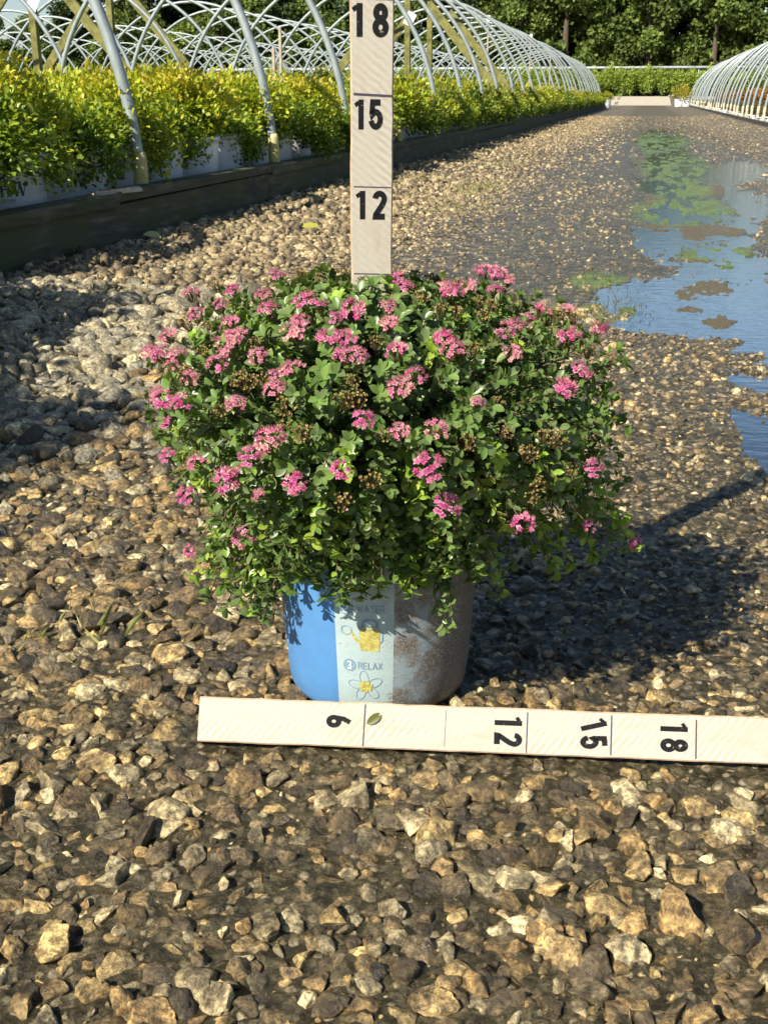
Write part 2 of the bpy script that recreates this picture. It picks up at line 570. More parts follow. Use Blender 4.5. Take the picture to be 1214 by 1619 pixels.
WATER_B = [(1095, 485, 108, 47), (1195, 490, 92, 52), (1300, 500, 120, 60), (1005, 466, 48, 20), (1020, 505, 55, 16), (1215, 610, 62, 75), (1240, 700, 60, 50),
           (1100, 360, 95, 62), (1085, 305, 78, 40), (1060, 262, 60, 28), (1048, 225, 44, 20), (1150, 420, 80, 18), (1160, 330, 60, 30), (1150, 270, 60, 18),]
ALGAE_B = [(968, 488, 75, 16), (942, 440, 42, 17), (1065, 266, 62, 26), (1080, 335, 95, 22), (1120, 402, 80, 18), (1045, 226, 46, 16), (1075, 300, 50, 20)]
MUD_B = [(1002, 252, 30, 9), (1002, 275, 28, 9), (990, 303, 34, 9), (1033, 316, 20, 12), (1112, 300, 36, 12), (1130, 322, 28, 6), (1125, 367, 62, 15), (1050, 356, 60, 6), (1116, 455, 40, 15), (1135, 503, 38, 17), (1085, 486, 26, 7), (1090, 410, 40, 8)]

def masks(X, Y):
    px_, py_ = project(X, Y, np.zeros_like(X))
    wob = (fbm(X * 7, Y * 2.5, 11, 4) - 0.5)
    wx, wy = 60 * wob / np.clip(Y * .35, 1, 3), 22 * (fbm(X * 6 + 9, Y * 2.2, 5, 4) - 0.5)
    wx = wx + 40 * (fbm(X * 26, Y * 8, 71, 4) - 0.5) / np.clip(Y * .3, 1, 3)
    wy = wy + 26 * (fbm(X * 20, Y * 9, 83, 4) - 0.5)
    wat = blobs(px_ + wx, py_ + wy, WATER_B)
    alg = blobs(px_ + wx, py_ + wy, ALGAE_B)
    mud = blobs(px_ + wx, py_ + wy * .6, MUD_B)
    front = Y > 1.2
    water = smooth(-0.30, 0.34, wat) * front
    water = water * np.where(Y < 2.72, smooth(0.40, 0.56, fbm(X * 16, Y * 7, 61, 4)), 1.0)
    algae = smooth(-0.1, 0.35, alg) * front
    mudm = smooth(0.0, 0.25, mud) * front * smooth(0.3, 0.8, water)
    return water, algae, mudm

WATER_Z = -0.0055

def ground_h(X, Y):
    water, algae, mudm = masks(X, Y)
    damp = np.clip(1.0 - Y / 60, 0.2, 1)
    h = (fbm(X * 9, Y * 9, 3, 4) - 0.5) * 0.010 * damp + (fbm(X * 1.2, Y * 1.2, 8, 3) - 0.5) * 0.012 * damp
    d1, v1 = worley(X * 62, Y * 62, 31)
    d2, v2 = worley(X * 34 + 5, Y * 34, 47)
    fine = (1 - smooth(3.0, 6.0, Y)) * (np.abs(X) < 2.2)
    h = h + fine * (np.maximum(0, 0.62 - d1) * 0.0085 * (0.3 + v1) + np.maximum(0, 0.55 - d2) * 0.011 * np.maximum(0, v2 - 0.35)) - 0.003 * fine
    h = h + 0.013 * (fbm(X * 24, Y * 8, 91, 4) - 0.5) * np.clip(4 * water * (1 - water) + .45 * water, 0, 1)
    h = h - 0.0150 * np.clip(water - 0.9 * mudm - np.clip(1.7 * algae, 0, 1) * smooth(0.44, 0.56, fbm(X * 16, Y * 3.5, 21, 4)), 0, 1)
    h = h + 0.02 * smooth(-1.25, -1.9, X) * (np.abs(X) < 2.6) + 0.05 * smooth(1.0, 1.9, X) * smooth(9, 16, Y) * (X < 2.6)
    h = h + 0.52 * smooth(74, 88, Y) - 0.0 * X
    h = np.where((X < -2.08) | (X > 2.1), -0.03 + 0.52 * smooth(74, 88, Y), h)
    return h

xs = np.unique(np.concatenate([-np.geomspace(2.2, 260, 40), np.linspace(-2.18, -1.21, 70), np.linspace(-1.2, 0.5, 370), np.linspace(0.51, 2.2, 120), np.geomspace(2.25, 260, 40)]))
ys = np.unique(np.concatenate([[-60, -20, -6, -2, -0.6, 0, 0.2], np.linspace(0.3, 2.0, 380), np.geomspace(2.01, 100, 520), [120, 160, 240, 400, 700]]))
GX, GY = np.meshgrid(xs, ys)
gz = ground_h(GX, GY)
gw, ga, gm = masks(GX, GY)
side = smooth(-0.35, -1.0, GX) * smooth(1.8, 4, GY) + smooth(0.75, 1.3, GX) * smooth(6, 14, GY)
pale = np.clip(0.25 * smooth(1.2, 3.5, GY) + 0.75 * side + 0.25 * smooth(8, 30, GY), 0, 1) * (1 - 0.8 * gw)
wetm = np.clip(1.0 - smooth(9, 25, GY) * 0.6 - 0.6 * side + gw, 0, 1)
gcol = np.stack([ga, wetm, pale, gm], -1)
nx, ny = len(xs), len(ys)
ii = (np.arange(ny - 1)[:, None] * nx + np.arange(nx - 1)[None, :]).ravel()
quads = np.stack([ii, ii + 1, ii + 1 + nx, ii + nx], 1)
gme = mesh_np('ground', np.stack([GX, GY, gz], -1).reshape(-1, 3), quads, gcol.reshape(-1, 4), True, M['ground'])
tag(link('ground', gme), 'dark wet grit and compacted gravel path between the two hoop tunnels', None, None, 'structure')

wm = MB()
wm.add([(-1.2, 1.2, WATER_Z), (1.95, 1.2, WATER_Z), (1.95, 34, WATER_Z), (-1.2, 34, WATER_Z)], [(0, 1, 2, 3)])
tag(link('water', wm.mesh('water', M['water'])), 'shallow puddle on the path mirroring the blue sky', None, None, 'structure')

rm = MB()
rr = []
for i in range(25):
    Y = 74.5 + i * 0.6
    rr.append((Y, 0.52 * float(smooth(74, 88, np.array(Y))) + 0.02))
vs = []
for (Y, z) in rr: vs += [(-45, Y, z), (45, Y, z)]
rm.add(vs, [(2 * i, 2 * i + 1, 2 * i + 3, 2 * i + 2) for i in range(24)])
tag(link('road', rm.mesh('road', M['concrete'])), 'pale cross road at the far end of the path', None, None, 'structure')

# ------------------------------------------------------------------ gravel
def ico(sub):
    bm = bmesh.new()
    bmesh.ops.create_icosphere(bm, subdivisions=sub, radius=1.0)
    v = np.array([x.co[:] for x in bm.verts])
    f = np.array([[x.index for x in p.verts] for p in bm.faces])
    bm.free()
    return v, f

ICO = {k: ico(k) for k in (1, 2, 3, 4)}

def stone_proto(sub, rng, rounded=False):
    v, f = ICO[sub]
    v = v.copy()
    n = rng.integers(13, 20)
    for _ in range(n):
        d = rng.normal(size=3)
        d /= np.linalg.norm(d)
        lim = rng.uniform(0.5, 0.85) if rounded else rng.uniform(0.32, 0.74)
        s = v @ d - lim
        v -= np.outer(np.maximum(s, 0) * (0.9 if rounded else 1.0), d)
    v = v * np.array([1.0, 1.0, 1.0])
    k = rng.normal(size=(4, 3)) * 2.2
    ph = rng.uniform(0, 6, 4)
    v *= (1 + 0.035 * np.sin(v @ k.T + ph).sum(1))[:, None]
    if sub >= 3:
        k = rng.normal(size=(7, 3)) * 5.5
        v *= (1 - 0.022 * (np.abs(np.sin(v @ k.T + rng.uniform(0, 6, 7))) - .6).sum(1))[:, None]
        k = rng.normal(size=(9, 3)) * 13
        v *= (1 + 0.009 * np.sin(v @ k.T + rng.uniform(0, 6, 9)).sum(1))[:, None]
    if sub >= 4:
        k = rng.normal(size=(10, 3)) * 26
        v *= (1 + 0.0045 * np.sin(v @ k.T + rng.uniform(0, 6, 10)).sum(1))[:, None]
    v *= np.array([1.0, rng.uniform(0.60, 0.92), rng.uniform(0.45, 0.74)]) * 1.5
    return v

PROT = {s: [stone_proto(s, RNG, i % 4 == 0) for i in range(36)] for s in (1, 2, 3, 4)}

def darts(n_try, y0, y1, rlo, rhi, grid, cell, tight, dens=None, sizefun=None):
    out = []
    u = RNG.random((n_try, 4))
    for a, b, c, e in u:
        Y = y0 + (y1 - y0) * a
        xl, xr = max(-1.96, -0.62 * Y - 0.50), min(1.95, 0.11 * Y + 0.85)
        X = -1.96 + (1.95 + 1.96) * b
        if X < xl or X > xr: continue
        r = rlo + (rhi - rlo) * c ** 1.6
        if sizefun: r *= sizefun(X, Y)
        i, j = int(X // cell), int(Y // cell)
        ok = True
        for di in (-1, 0, 1):
            for dj in (-1, 0, 1):
                for (x2, y2, r2) in grid.get((i + di, j + dj), ()):
                    d = tight * (r + r2)
                    if (X - x2) ** 2 + (Y - y2) ** 2 < d * d:
                        ok = False
                        break
                if not ok: break
            if not ok: break
        if ok:
            grid.setdefault((i, j), []).append((X, Y, r))
            out.append((X, Y, r))
    return np.array(out)

grid = {}
sets = []
def bigf(X, Y):
    mid = max(0.0, min(1.0, (X + 0.22) / 0.2)) * max(0.0, min(1.0, (Y - 0.85) / 0.3))      # trodden middle of the path: small chips only
    left = max(0.0, min(1.0, (-0.75 - X) / 0.35))
    return (1.0 + 0.5 * left + 0.2 * max(0, min(1, (Y - 1.2)))) * (1 - 0.52 * mid)
CELL = 0.075
TG = 0.60
sets.append((darts(20000, 0.40, 0.93, 0.0085, 0.0185, grid, CELL, TG, sizefun=bigf), 4))
sets.append((darts(20000, 0.93, 1.40, 0.0090, 0.0195, grid, CELL, TG, sizefun=bigf), 3))
sets.append((darts(46000, 1.40, 3.30, 0.012, 0.024, grid, CELL, TG, sizefun=bigf), 2))
sets.append((darts(26000, 0.34, 1.40, 0.0056, 0.0100, grid, CELL, 0.60), 3))
sets.append((darts(40000, 1.40, 3.30, 0.005, 0.011, grid, CELL, TG), 1))
sets.append((darts(90000, 3.30, 8.50, 0.010, 0.026, grid, CELL, 0.66, sizefun=lambda X, Y: (0.62 + 0.75 * max(0.0, min(1.0, (-0.85 - X) / 0.5))) * (1.0 + 0.06 * (Y - 3.3))), 1))
sets.append((darts(60000, 0.34, 1.40, 0.0024, 0.0058, grid, CELL, 0.74), 1))
sets.append((darts(42000, 8.5, 36, 0.014, 0.032, grid, CELL, 0.8), 1))

PAL = np.array([(0.44, 0.33, 0.175), (0.32, 0.235, 0.12), (0.20, 0.15, 0.088), (0.34, 0.29, 0.20), (0.135, 0.105, 0.068), (0.52, 0.40, 0.21), (0.25, 0.185, 0.11), (0.40, 0.28, 0.14), (0.47, 0.40, 0.28), (0.60, 0.53, 0.38), (0.09, 0.072, 0.05)])
PDRY = np.array([(0.40, 0.37, 0.30), (0.33, 0.31, 0.26), (0.27, 0.26, 0.235), (0.46, 0.42, 0.33), (0.22, 0.205, 0.18), (0.37, 0.35, 0.32)])
PFAR = np.array([(0.36, 0.30, 0.21), (0.46, 0.38, 0.27), (0.27, 0.22, 0.16), (0.52, 0.45, 0.33), (0.21, 0.175, 0.13)])
V, F, C = [], [], []
off = 0
POTC = Vector((-_syw, _cyw, 0)) * 1.040
RUL_A, RUL_B = ground_at(312, 1172, 0.008), ground_at(1214, 1209, 0.008)
RUL_H = (RUL_B - RUL_A).normalized()
for st, sub in sets:
    if not len(st): continue
    X, Y, r = st.T
    gwx, gax, gmx = masks(X, Y)
    h = ground_h(X, Y)
    keep = RNG.random(len(X)) > np.clip(gwx * 1.35 - 0.25, 0, 0.985 - 0.12 * (Y < 2.7))
    far = Y > 8.5
    cen = np.clip(1 - np.abs(X + 0.15) / 0.95, 0, 1)
    keep &= ~(far & (RNG.random(len(X)) < cen * 0.85))
    mid = (Y > 3.3) & (Y <= 8.5)
    keep &= ~(mid & (RNG.random(len(X)) < np.clip(cen * 1.4, 0, 0.66)))
    dn = (np.stack([X, Y], 1) - np.array(RUL_A[:2])) @ np.array([-RUL_H.y, RUL_H.x])          # nothing stands inside the flat stick or the pot
    keep &= ~((np.abs(dn - 0.012) < r + 0.014) & (X > RUL_A.x - 0.03))
    keep &= np.hypot(X - POTC.x, Y - POTC.y) > 0.088
    fv0, ff0 = ICO[sub]
    for k in np.nonzero(keep)[0]:
        p = PROT[sub][RNG.integers(36)]
        a, tx, ty = RNG.uniform(0, 6.283), RNG.normal(0, 0.28), RNG.normal(0, 0.28)
        ca, sa = math.cos(a), math.sin(a)
        rot = np.array([[ca, -sa, 0], [sa, ca, 0], [0, 0, 1]]) @ np.array([[1, 0, tx], [0, 1, ty], [-tx, -ty, 1]])
        vv = (p * r[k]) @ rot.T
        mid_ = float(smooth(-0.2, 0.05, X[k])) * float(smooth(0.8, 1.15, Y[k]))
        dry = float(smooth(-0.45, -1.25, X[k])) * float(smooth(1.0, 1.9, Y[k]))
        sink = RNG.uniform(-0.48, 0.02) if Y[k] < 3.3 else RNG.uniform(-0.58, -0.12)
        vv += (X[k], Y[k], h[k] + r[k] * (sink + 0.35 * dry - 0.22 * mid_))
        u = RNG.random()
        wet = 1.0 - dry
        if Y[k] > 3.3:
            c = PFAR[RNG.integers(5)] * RNG.uniform(0.5, 1.0)
            wet *= 0.35
        elif u < dry: c = PDRY[RNG.integers(6)] * RNG.uniform(0.7, 1.15)
        elif Y[k] > 1.4 and X[k] > -0.3 and u < 0.55:
            c = PFAR[RNG.integers(5)] * RNG.uniform(0.6, 1.0)
            wet *= 0.6
        else: c = PAL[RNG.integers(11)] * RNG.uniform(0.5, 1.3)
        c = np.array(c) * np.array([1.08, 1.08, 0.95])
        V.append(vv)
        F.append(ff0 + off)
        C.append(np.broadcast_to(np.array((*c, wet * RNG.uniform(0.6, 1.0))), (len(vv), 4)))
        off += len(vv)
gravel = mesh_np('gravel', np.concatenate(V), np.concatenate(F), np.concatenate(C), False, M['stone'])
tag(link('gravel', gravel), 'wet brown angular gravel stones set in mud, paler and drier beside the left boards', 'gravel', None, 'stuff')
del V, F, C

# ------------------------------------------------------------------ leaves
_rows = [(.13, .25, .04, -.01), (.34, .40, .07, -.02), (.60, .43, .06, -.045), (.82, .31, .02, -.08), (.94, .15, -.05, -.12)]
LT = [(0, 0, 0)]
for (a, b, c1, c0) in _rows: LT += [(a, -b, c1), (a, 0, c0), (a, b, c1)]
LT = np.array(LT + [(1, 0, -.15)], float)
LF = [(0, 1, 2), (0, 2, 3)]
for q_ in range(4):
    o_ = 1 + 3 * q_
    LF += [(o_, o_ + 3, o_ + 4), (o_, o_ + 4, o_ + 1), (o_ + 1, o_ + 4, o_ + 5), (o_ + 1, o_ + 5, o_ + 2)]
LF = np.array(LF + [(13, 16, 14), (14, 16, 15)])
KT = np.array([(0, 0, 0), (.5, -.34, .08), (1, 0, -.08), (.5, .34, .08)], float)
KF = np.array([(0, 1, 2), (0, 2, 3)])

def unit(a):
    return a / np.maximum(np.linalg.norm(a, axis=-1, keepdims=True), 1e-9)

def leaves(P, D, Nn, L, Wd, colr, T=LT, Fc=LF):
    D = unit(D)
    S = unit(np.cross(D, Nn))
    U = np.cross(S, D)
    v = P[:, None, :] + L[:, None, None] * (T[None, :, 0, None] * D[:, None, :] + T[None, :, 2, None] * U[:, None, :]) + (L * Wd)[:, None, None] * T[None, :, 1, None] * S[:, None, :]
    n, k = len(P), len(T)
    f = Fc[None] + (np.arange(n) * k)[:, None, None]
    c = np.repeat(np.concatenate([colr, np.ones((n, 1))], 1)[:, None, :], k, 1)
    return v.reshape(-1, 3), f.reshape(-1, 3), c.reshape(-1, 4)

# ------------------------------------------------------------------ the potted shrub in front
hd = Vector((-_syw, _cyw, 0))                 # the way the camera looks, flat on the ground
rt = Vector((_cyw, _syw, 0))
pot_base = hd * 1.040 + rt * -0.006
ROT = YAW                                     # local -Y of the shrub looks back at the camera
shrub = thing('potted_shrub', 'rounded green shrub with pink flower clusters in a blue and white nursery pot', 'potted shrub', pot_base, ROT)
R0, R1, PH = 0.0890, 0.1025, 0.192

def pot_r(z): return R0 + (R1 - R0) * z / PH

prof = [(0.004, 0.004), (R0 - 0.007, 0.004), (R0 - 0.002, 0.006), (R0, 0.011)] + [(pot_r(z), z) for z in np.linspace(0.024, PH - 0.022, 12)] + \
       [(R1 + 0.0005, PH - 0.020), (R1 + 0.004, PH - 0.018), (R1 + 0.0045, PH - 0.002), (R1 + 0.003, PH), (R1 - 0.002, PH), (R1 - 0.003, PH - 0.02)]
NP_ = 120
pv, pf = lathe(prof, NP_)
pm = MB()
for f in pf:
    a = sum(math.atan2(pv[i][1], pv[i][0]) for i in f[:1]) + math.pi / NP_
    ang = math.degrees((a + math.pi / 2 + math.pi) % (2 * math.pi) - math.pi)       # 0 faces the camera, + to the right
    zc = sum(pv[i][2] for i in f) / 4
    mi = 0
    if zc > 0.016 and zc < PH - 0.02:
        if -24 < ang < 9: mi = 1
        elif 9 <= ang < 95: mi = 2
    elif zc >= PH - 0.02: mi = 2 if -10 < ang < 120 else 0
    elif ang >= 9 and ang < 95: mi = 2
    pm.add([pv[i] for i in f], [(0, 1, 2, 3)], mi)
pme = pm.mesh('pot', [M['pot_blue'], M['pot_white'], M['pot_grey']], True)
bm = bmesh.new(); bm.from_mesh(pme); bmesh.ops.remove_doubles(bm, verts=bm.verts[:], dist=1e-5); bm.to_mesh(pme); bm.free()
pot = link('pot', pme, shrub, label='round nursery pot printed blue with a pale panel, muddy on its right side')
sv, sf = lathe([(0.0, 0.178)] + [(0.03, 0.18), (0.06, 0.178), (R1 - 0.003, 0.176)], 40)
sb = MB(); sb.add(sv, sf)
link('soil', sb.mesh('soil', M['soil'], True), shrub)

def ribbon(pts, wd, closed=False, step=None):
    """flat stroke: left and right points of a polyline"""
    pts = [Vector((p[0], p[1])) for p in pts]
    if step:
        q = []
        for a, b in zip(pts[:-1], pts[1:]):
            n = max(1, int((b - a).length / step))
            q += [a.lerp(b, i / n) for i in range(n)]
        pts = q + [pts[-1]]
    L, Rr = [], []
    n = len(pts)
    for i, p in enumerate(pts):
        if closed:
            a, b = pts[i - 1], pts[(i + 1) % n]
        else:
            a, b = pts[max(i - 1, 0)], pts[min(i + 1, n - 1)]
        d1, d2 = (p - a), (b - p)
        if d1.length < 1e-9: d1 = d2
        if d2.length < 1e-9: d2 = d1
        d1, d2 = d1.normalized(), d2.normalized()
        t = (d1 + d2)
        t = t.normalized() if t.length > 1e-6 else d1
        nn = Vector((-t.y, t.x))
        k = 1 / max(0.5, abs(t.dot(d1)))
        L.append(p + nn * wd / 2 * k)
        Rr.append(p - nn * wd / 2 * k)
    fs = []
    for i in range(n if closed else n - 1):
        j = (i + 1) % n
        fs.append((i, n + i, n + j, j))
    return L + Rr, fs

def arc(cx, cy, rx, ry, a0, a1, n=14):
    return [(cx + rx * math.cos(R(a0 + (a1 - a0) * i / n)), cy + ry * math.sin(R(a0 + (a1 - a0) * i / n))) for i in range(n + 1)]

# heavy stencil figures in a box 0.55 wide and 1 high: (strokes, width)
SW = 0.21
FIG = {
    '1': [[(0.30, 0.0), (0.30, 1.0)], [(0.06, 0.80), (0.21, 0.90)]],
    '2': [arc(0.275, 0.72, 0.18, 0.185, 175, -25, 14) + [(0.38, 0.52), (0.12, 0.16), (0.11, 0.095), (0.48, 0.095)]],
    '5': [[(0.46, 0.905), (0.15, 0.905), (0.12, 0.53)] + arc(0.27, 0.34, 0.185, 0.245, 140, -170, 16)],
    '6': [arc(0.275, 0.29, 0.18, 0.195, 90, 450, 22), [(0.105, 0.35), (0.16, 0.68), (0.30, 0.93)]],
    '8': [arc(0.275, 0.725, 0.155, 0.175, 0, 360, 22), arc(0.275, 0.29, 0.18, 0.195, 0, 360, 22)],
    '7': [[(0.30, 0.0), (0.30, 1.0)], [(0.06, 0.86), (0.21, 0.93)]],
}
THIN = {
    'W': [[(0, 1), (.2, 0), (.4, .8), (.6, 0), (.8, 1)]], 'A': [[(0, 0), (.32, 1), (.64, 0)], [(.12, .33), (.52, .33)]], 'T': [[(0, 1), (.6, 1)], [(.3, 1), (.3, 0)]],
    'E': [[(.5, 1), (0, 1), (0, 0), (.5, 0)], [(0, .52), (.42, .52)]], 'R': [[(0, 0), (0, 1), (.38, 1), (.52, .76), (.38, .5), (0, .5)], [(.28, .5), (.55, 0)]],
    'L': [[(0, 1), (0, 0), (.48, 0)]], 'X': [[(0, 0), (.58, 1)], [(0, 1), (.58, 0)]], 'P': [[(0, 0), (0, 1), (.38, 1), (.52, .74), (.38, .47), (0, .47)]],
    'O': [arc(.34, .5, .32, .5, 0, 360, 16)], 'V': [[(0, 1), (.3, 0), (.6, 1)]], 'N': [[(0, 0), (0, 1), (.55, 0), (.55, 1)]],
    '2': [arc(.28, .7, .25, .28, 170, -30, 8) + [(0, 0), (.55, 0)]], '3': [arc(.25, .75, .24, .25, 150, -80, 8) + arc(.25, .27, .27, .27, 80, -150, 9)],
}
ADV = {'W': 1.05, 'A': .86, 'T': .8, 'E': .74, 'R': .78, 'L': .68, 'X': .8, 'P': .74, 'O': .92, 'V': .8, 'N': .8, '2': .8, '3': .8}

class Decal:
    """strokes and shapes laid on a surface by wrap(u, v, lift)"""
    def __init__(s, wrap): s.mb, s.wrap, s.k = MB(), wrap, 0
    def poly(s, vs, fs, m, lift=0.0):
        s.k += 1
        s.mb.add([s.wrap(v[0], v[1], 0.00035 + lift + 0.00002 * (s.k % 9)) for v in vs], fs, m)
    def stroke(s, pts, wd, m, closed=False, step=0.004, lift=0.0):
        vs, fs = ribbon(pts, wd, closed, step)
        s.poly(vs, fs, m, lift)
    def fill(s, pts, m, lift=0.0):
        c = (sum(p[0] for p in pts) / len(pts), sum(p[1] for p in pts) / len(pts))
        n = len(pts)
        vs = [c] + [(c[0] + (p[0] - c[0]) * .5, c[1] + (p[1] - c[1]) * .5) for p in pts] + list(pts)
        fs = [(0, 1 + i, 1 + (i + 1) % n) for i in range(n)] + [(1 + i, 1 + n + i, 1 + n + (i + 1) % n, 1 + (i + 1) % n) for i in range(n)]
        s.poly(vs, fs, m, lift)
    def text(s, txt, x, y, h, wd, m, lift=0.0):
        for ch in txt:
            for st in THIN.get(ch, []):
                s.stroke([(x + p[0] * h, y + p[1] * h) for p in st], wd, m, lift=lift)
            x += ADV.get(ch, .7) * h
        return x

def wrap_pot(u, v, lift):
    v = v + 0.0065
    r = pot_r(v) + lift
    a = u / R1 - math.pi / 2
    return (r * math.cos(a), r * math.sin(a), v)

dc = Decal(wrap_pot)
INKS = [M['ink'], M['inkpale'], M['inkyellow']]
INK, PALE, YEL = 0, 1, 2
dc.fill(arc(-0.031, 0.1145, 0.0072, 0.0072, 0, 342, 19), INK)
dc.stroke([(-0.031 + (p[0] - .28) * 0.008, 0.1145 + (p[1] - .5) * 0.008) for p in THIN['2'][0]], 0.0014, PALE, lift=0.0003)
dc.text('WATER', -0.0195, 0.1115, 0.0066, 0.0013, INK)
link('printed_word', dc.mb.mesh('printed_word', INKS), pot, label='printed words 2 WATER')
dc = Decal(wrap_pot)
dc.fill(arc(-0.029, 0.0545, 0.0066, 0.0066, 0, 342, 19), INK)
dc.stroke([(-0.029 + (p[0] - .28) * 0.0076, 0.0545 + (p[1] - .5) * 0.0076) for p in THIN['3'][0]], 0.0013, PALE, lift=0.0003)
dc.text('RELAX', -0.0195, 0.0515, 0.0066, 0.0011, INK)
link('printed_word', dc.mb.mesh('printed_word', INKS), pot, label='printed words 3 RELAX')
dc = Decal(wrap_pot)
# watering can
dc.fill([(-0.018, 0.0945), (-0.0175, 0.0735), (-0.0165, 0.071), (0.001, 0.0705), (0.0018, 0.073), (0.002, 0.094), (-0.008, 0.0955)], YEL)
dc.stroke([(-0.0175, 0.0785), (-0.0275, 0.0905)], 0.003, YEL)
dc.stroke([(-0.0145, 0.0955), (-0.0145, 0.101), (-0.011, 0.1035), (-0.004, 0.1035), (-0.0005, 0.101), (-0.0005, 0.0955)], 0.0022, INK)
dc.stroke(arc(-0.031, 0.0915, 0.0052, 0.0046, 0, 340, 17), 0.0009, INK, closed=True, step=None)
dc.stroke([(0.002, 0.0915), (0.005, 0.089), (0.005, 0.082), (0.002, 0.079)], 0.0012, INK)
dc.stroke(arc(-0.008, 0.0950, 0.0098, 0.002, 0, 342, 19), 0.0006, INK, closed=True, step=None, lift=0.0003)
link('printed_drawing', dc.mb.mesh('printed_drawing', INKS), pot, label='printed yellow watering can')
dc = Decal(wrap_pot)
# flower
for a in range(5):
    an = R(90 + 72 * a + 8)
    cx_, cy_ = -0.0125 + 0.0105 * math.cos(an), 0.0325 + 0.0090 * math.sin(an)
    pts = []
    for k in range(20):
        q = 2 * math.pi * k / 20
        ex, ey = 0.0078 * math.cos(q), 0.0044 * math.sin(q)
        pts.append((cx_ + ex * math.cos(an) - ey * math.sin(an), cy_ + ex * math.sin(an) + ey * math.cos(an)))
    dc.stroke(pts, 0.0007, INK, closed=True, step=None)
for a in range(7):
    an = 2 * math.pi * a / 7 + 0.3
    dc.stroke([(-0.0125, 0.0325), (-0.0125 + 0.0075 * math.cos(an), 0.0325 + 0.0065 * math.sin(an))], 0.0038, YEL, lift=0.00025)
link('printed_drawing', dc.mb.mesh('printed_drawing', INKS), pot, label='printed yellow flower')
dc = Decal(wrap_pot)
# white words running off round the left side
dc.text('RELAX', -0.158, 0.083, 0.011, 0.0023, PALE)
link('printed_word', dc.mb.mesh('printed_word', INKS), pot, label='white word running off round the left side')
dc = Decal(wrap_pot)
dc.stroke(arc(-0.134, 0.045, 0.006, 0.007, 20, 320, 12), 0.002, PALE)
link('printed_mark', dc.mb.mesh('printed_mark', INKS), pot, label='white round mark low on the left side')

# crown: stems run from the soil to an uneven dome
CZ, RH, RUP, RDN = 0.294, 0.225, 0.106, 0.130
soil_z = 0.18

def crown_r(az, el):
    """distance of the dome surface from the crown centre in direction (az, el)"""
    rv = RUP if el > 0 else RDN
    rh = RH * (1.0 if el > 0 else 0.98)
    r = 1 / math.sqrt((math.cos(el) / rh) ** 2 + (math.sin(el) / rv) ** 2)
    return r

def hit_crown(x, y, grow=1.0):
    """point of the dome seen at a photo pixel, in the shrub's own axes"""
    o = Vector((0, 0, H_CAM)) - pot_base - Vector((0, 0, CZ))
    d = ray(x, y)
    best = None
    for rv in (RUP, RDN):
        s = Vector((1 / (RH * grow), 1 / (RH * grow), 1 / (rv * grow)))
        oo, dd = Vector([a * b for a, b in zip(o, s)]), Vector([a * b for a, b in zip(d, s)])
        A, B, Cc = dd.dot(dd), 2 * oo.dot(dd), oo.dot(oo) - 1
        q = B * B - 4 * A * Cc
        if q < 0:
            t = -B / (2 * A)
        else:
            t = (-B - math.sqrt(q)) / (2 * A)
        p = o + d * t
        if (p.z >= 0) == (rv == RUP):
            best = p
    if best is None: best = p
    m3 = Matrix.Rotation(-ROT, 3, 'Z')
    return m3 @ best + Vector((0, 0, CZ))

PINK = [(436, 440, 1.2, 0), (369, 460, 1.2, 0), (350, 484, .9, 0), (303, 467, .8, 1), (310, 500, 1.0, 0), (417, 470, .8, 1), (424, 491, 1.1, 0), (481, 478, 1.2, 0), (505, 485, .8, 0), (364, 513, 1.0, 0), (466, 526, 1.2, 1),
        (474, 511, .9, 1), (556, 493, 1.2, 0), (528, 505, .7, 0), (520, 538, 1.1, 0), (546, 536, 1.1, 0), (545, 565, 1.1, 0), (566, 563, .9, 1), (360, 541, 1.2, 1), (377, 532, .9, 1), (357, 558, .8, 1), (345, 577, .9, 0), (267, 534, 1.0, 1),
        (258, 563, 1.1, 0), (279, 562, 1.0, 1), (238, 557, .8, 1), (409, 565, .9, 1), (462, 588, 1.2, 1), (433, 595, .7, 0), (435, 616, .9, 1), (301, 600, .8, 1), (248, 621, .7, 1), (258, 636, 1.2, 0), (287, 641, 1.2, 0), (374, 641, .9, 1),
        (265, 669, .6, 0), (575, 664, 1.0, 0), (428, 698, 1.4, 1), (396, 723, 1.1, 0), (364, 757, 1.5, 0), (315, 733, 1.1, 1), (265, 721, .6, 0), (294, 784, .9, 0), (409, 783, .5, 1), (467, 764, 1.1, 0), (538, 747, .9, 0), (614, 486, .8, 1),
        (616, 516, 1.0, 1), (627, 558, 1.0, 0), (632, 617, 1.2, 1), (632, 684, .7, 1), (627, 441, .7, 0), (640, 456, .9, 0), (765, 434, 1.1, 0), (785, 433, 1.0, 0), (803, 446, .8, 1), (784, 463, .9, 0), (705, 453, .8, 1), (715, 466, 1.1, 0), (739, 455, .9, 1),
        (855, 492, .9, 0), (836, 504, .6, 0), (897, 491, .8, 1), (947, 524, 1.1, 0), (899, 536, 1.2, 0), (703, 537, .9, 0), (717, 557, 1.3, 1), (798, 526, 1.0, 0), (815, 518, .8, 1), (808, 560, 1.0, 1), (658, 596, .9, 0), (917, 588, 1.1, 0), (892, 616, 1.3, 0),
        (755, 638, .6, 1), (690, 681, .9, 1), (678, 740, 1.2, 0), (937, 741, .9, 0), (389, 850, 1.1, 0), (706, 801, 1.2, 0), (825, 827, 1.0, 0), (930, 831, .6, 0), (301, 873, .6, 0), (272, 580, .7, 1)]

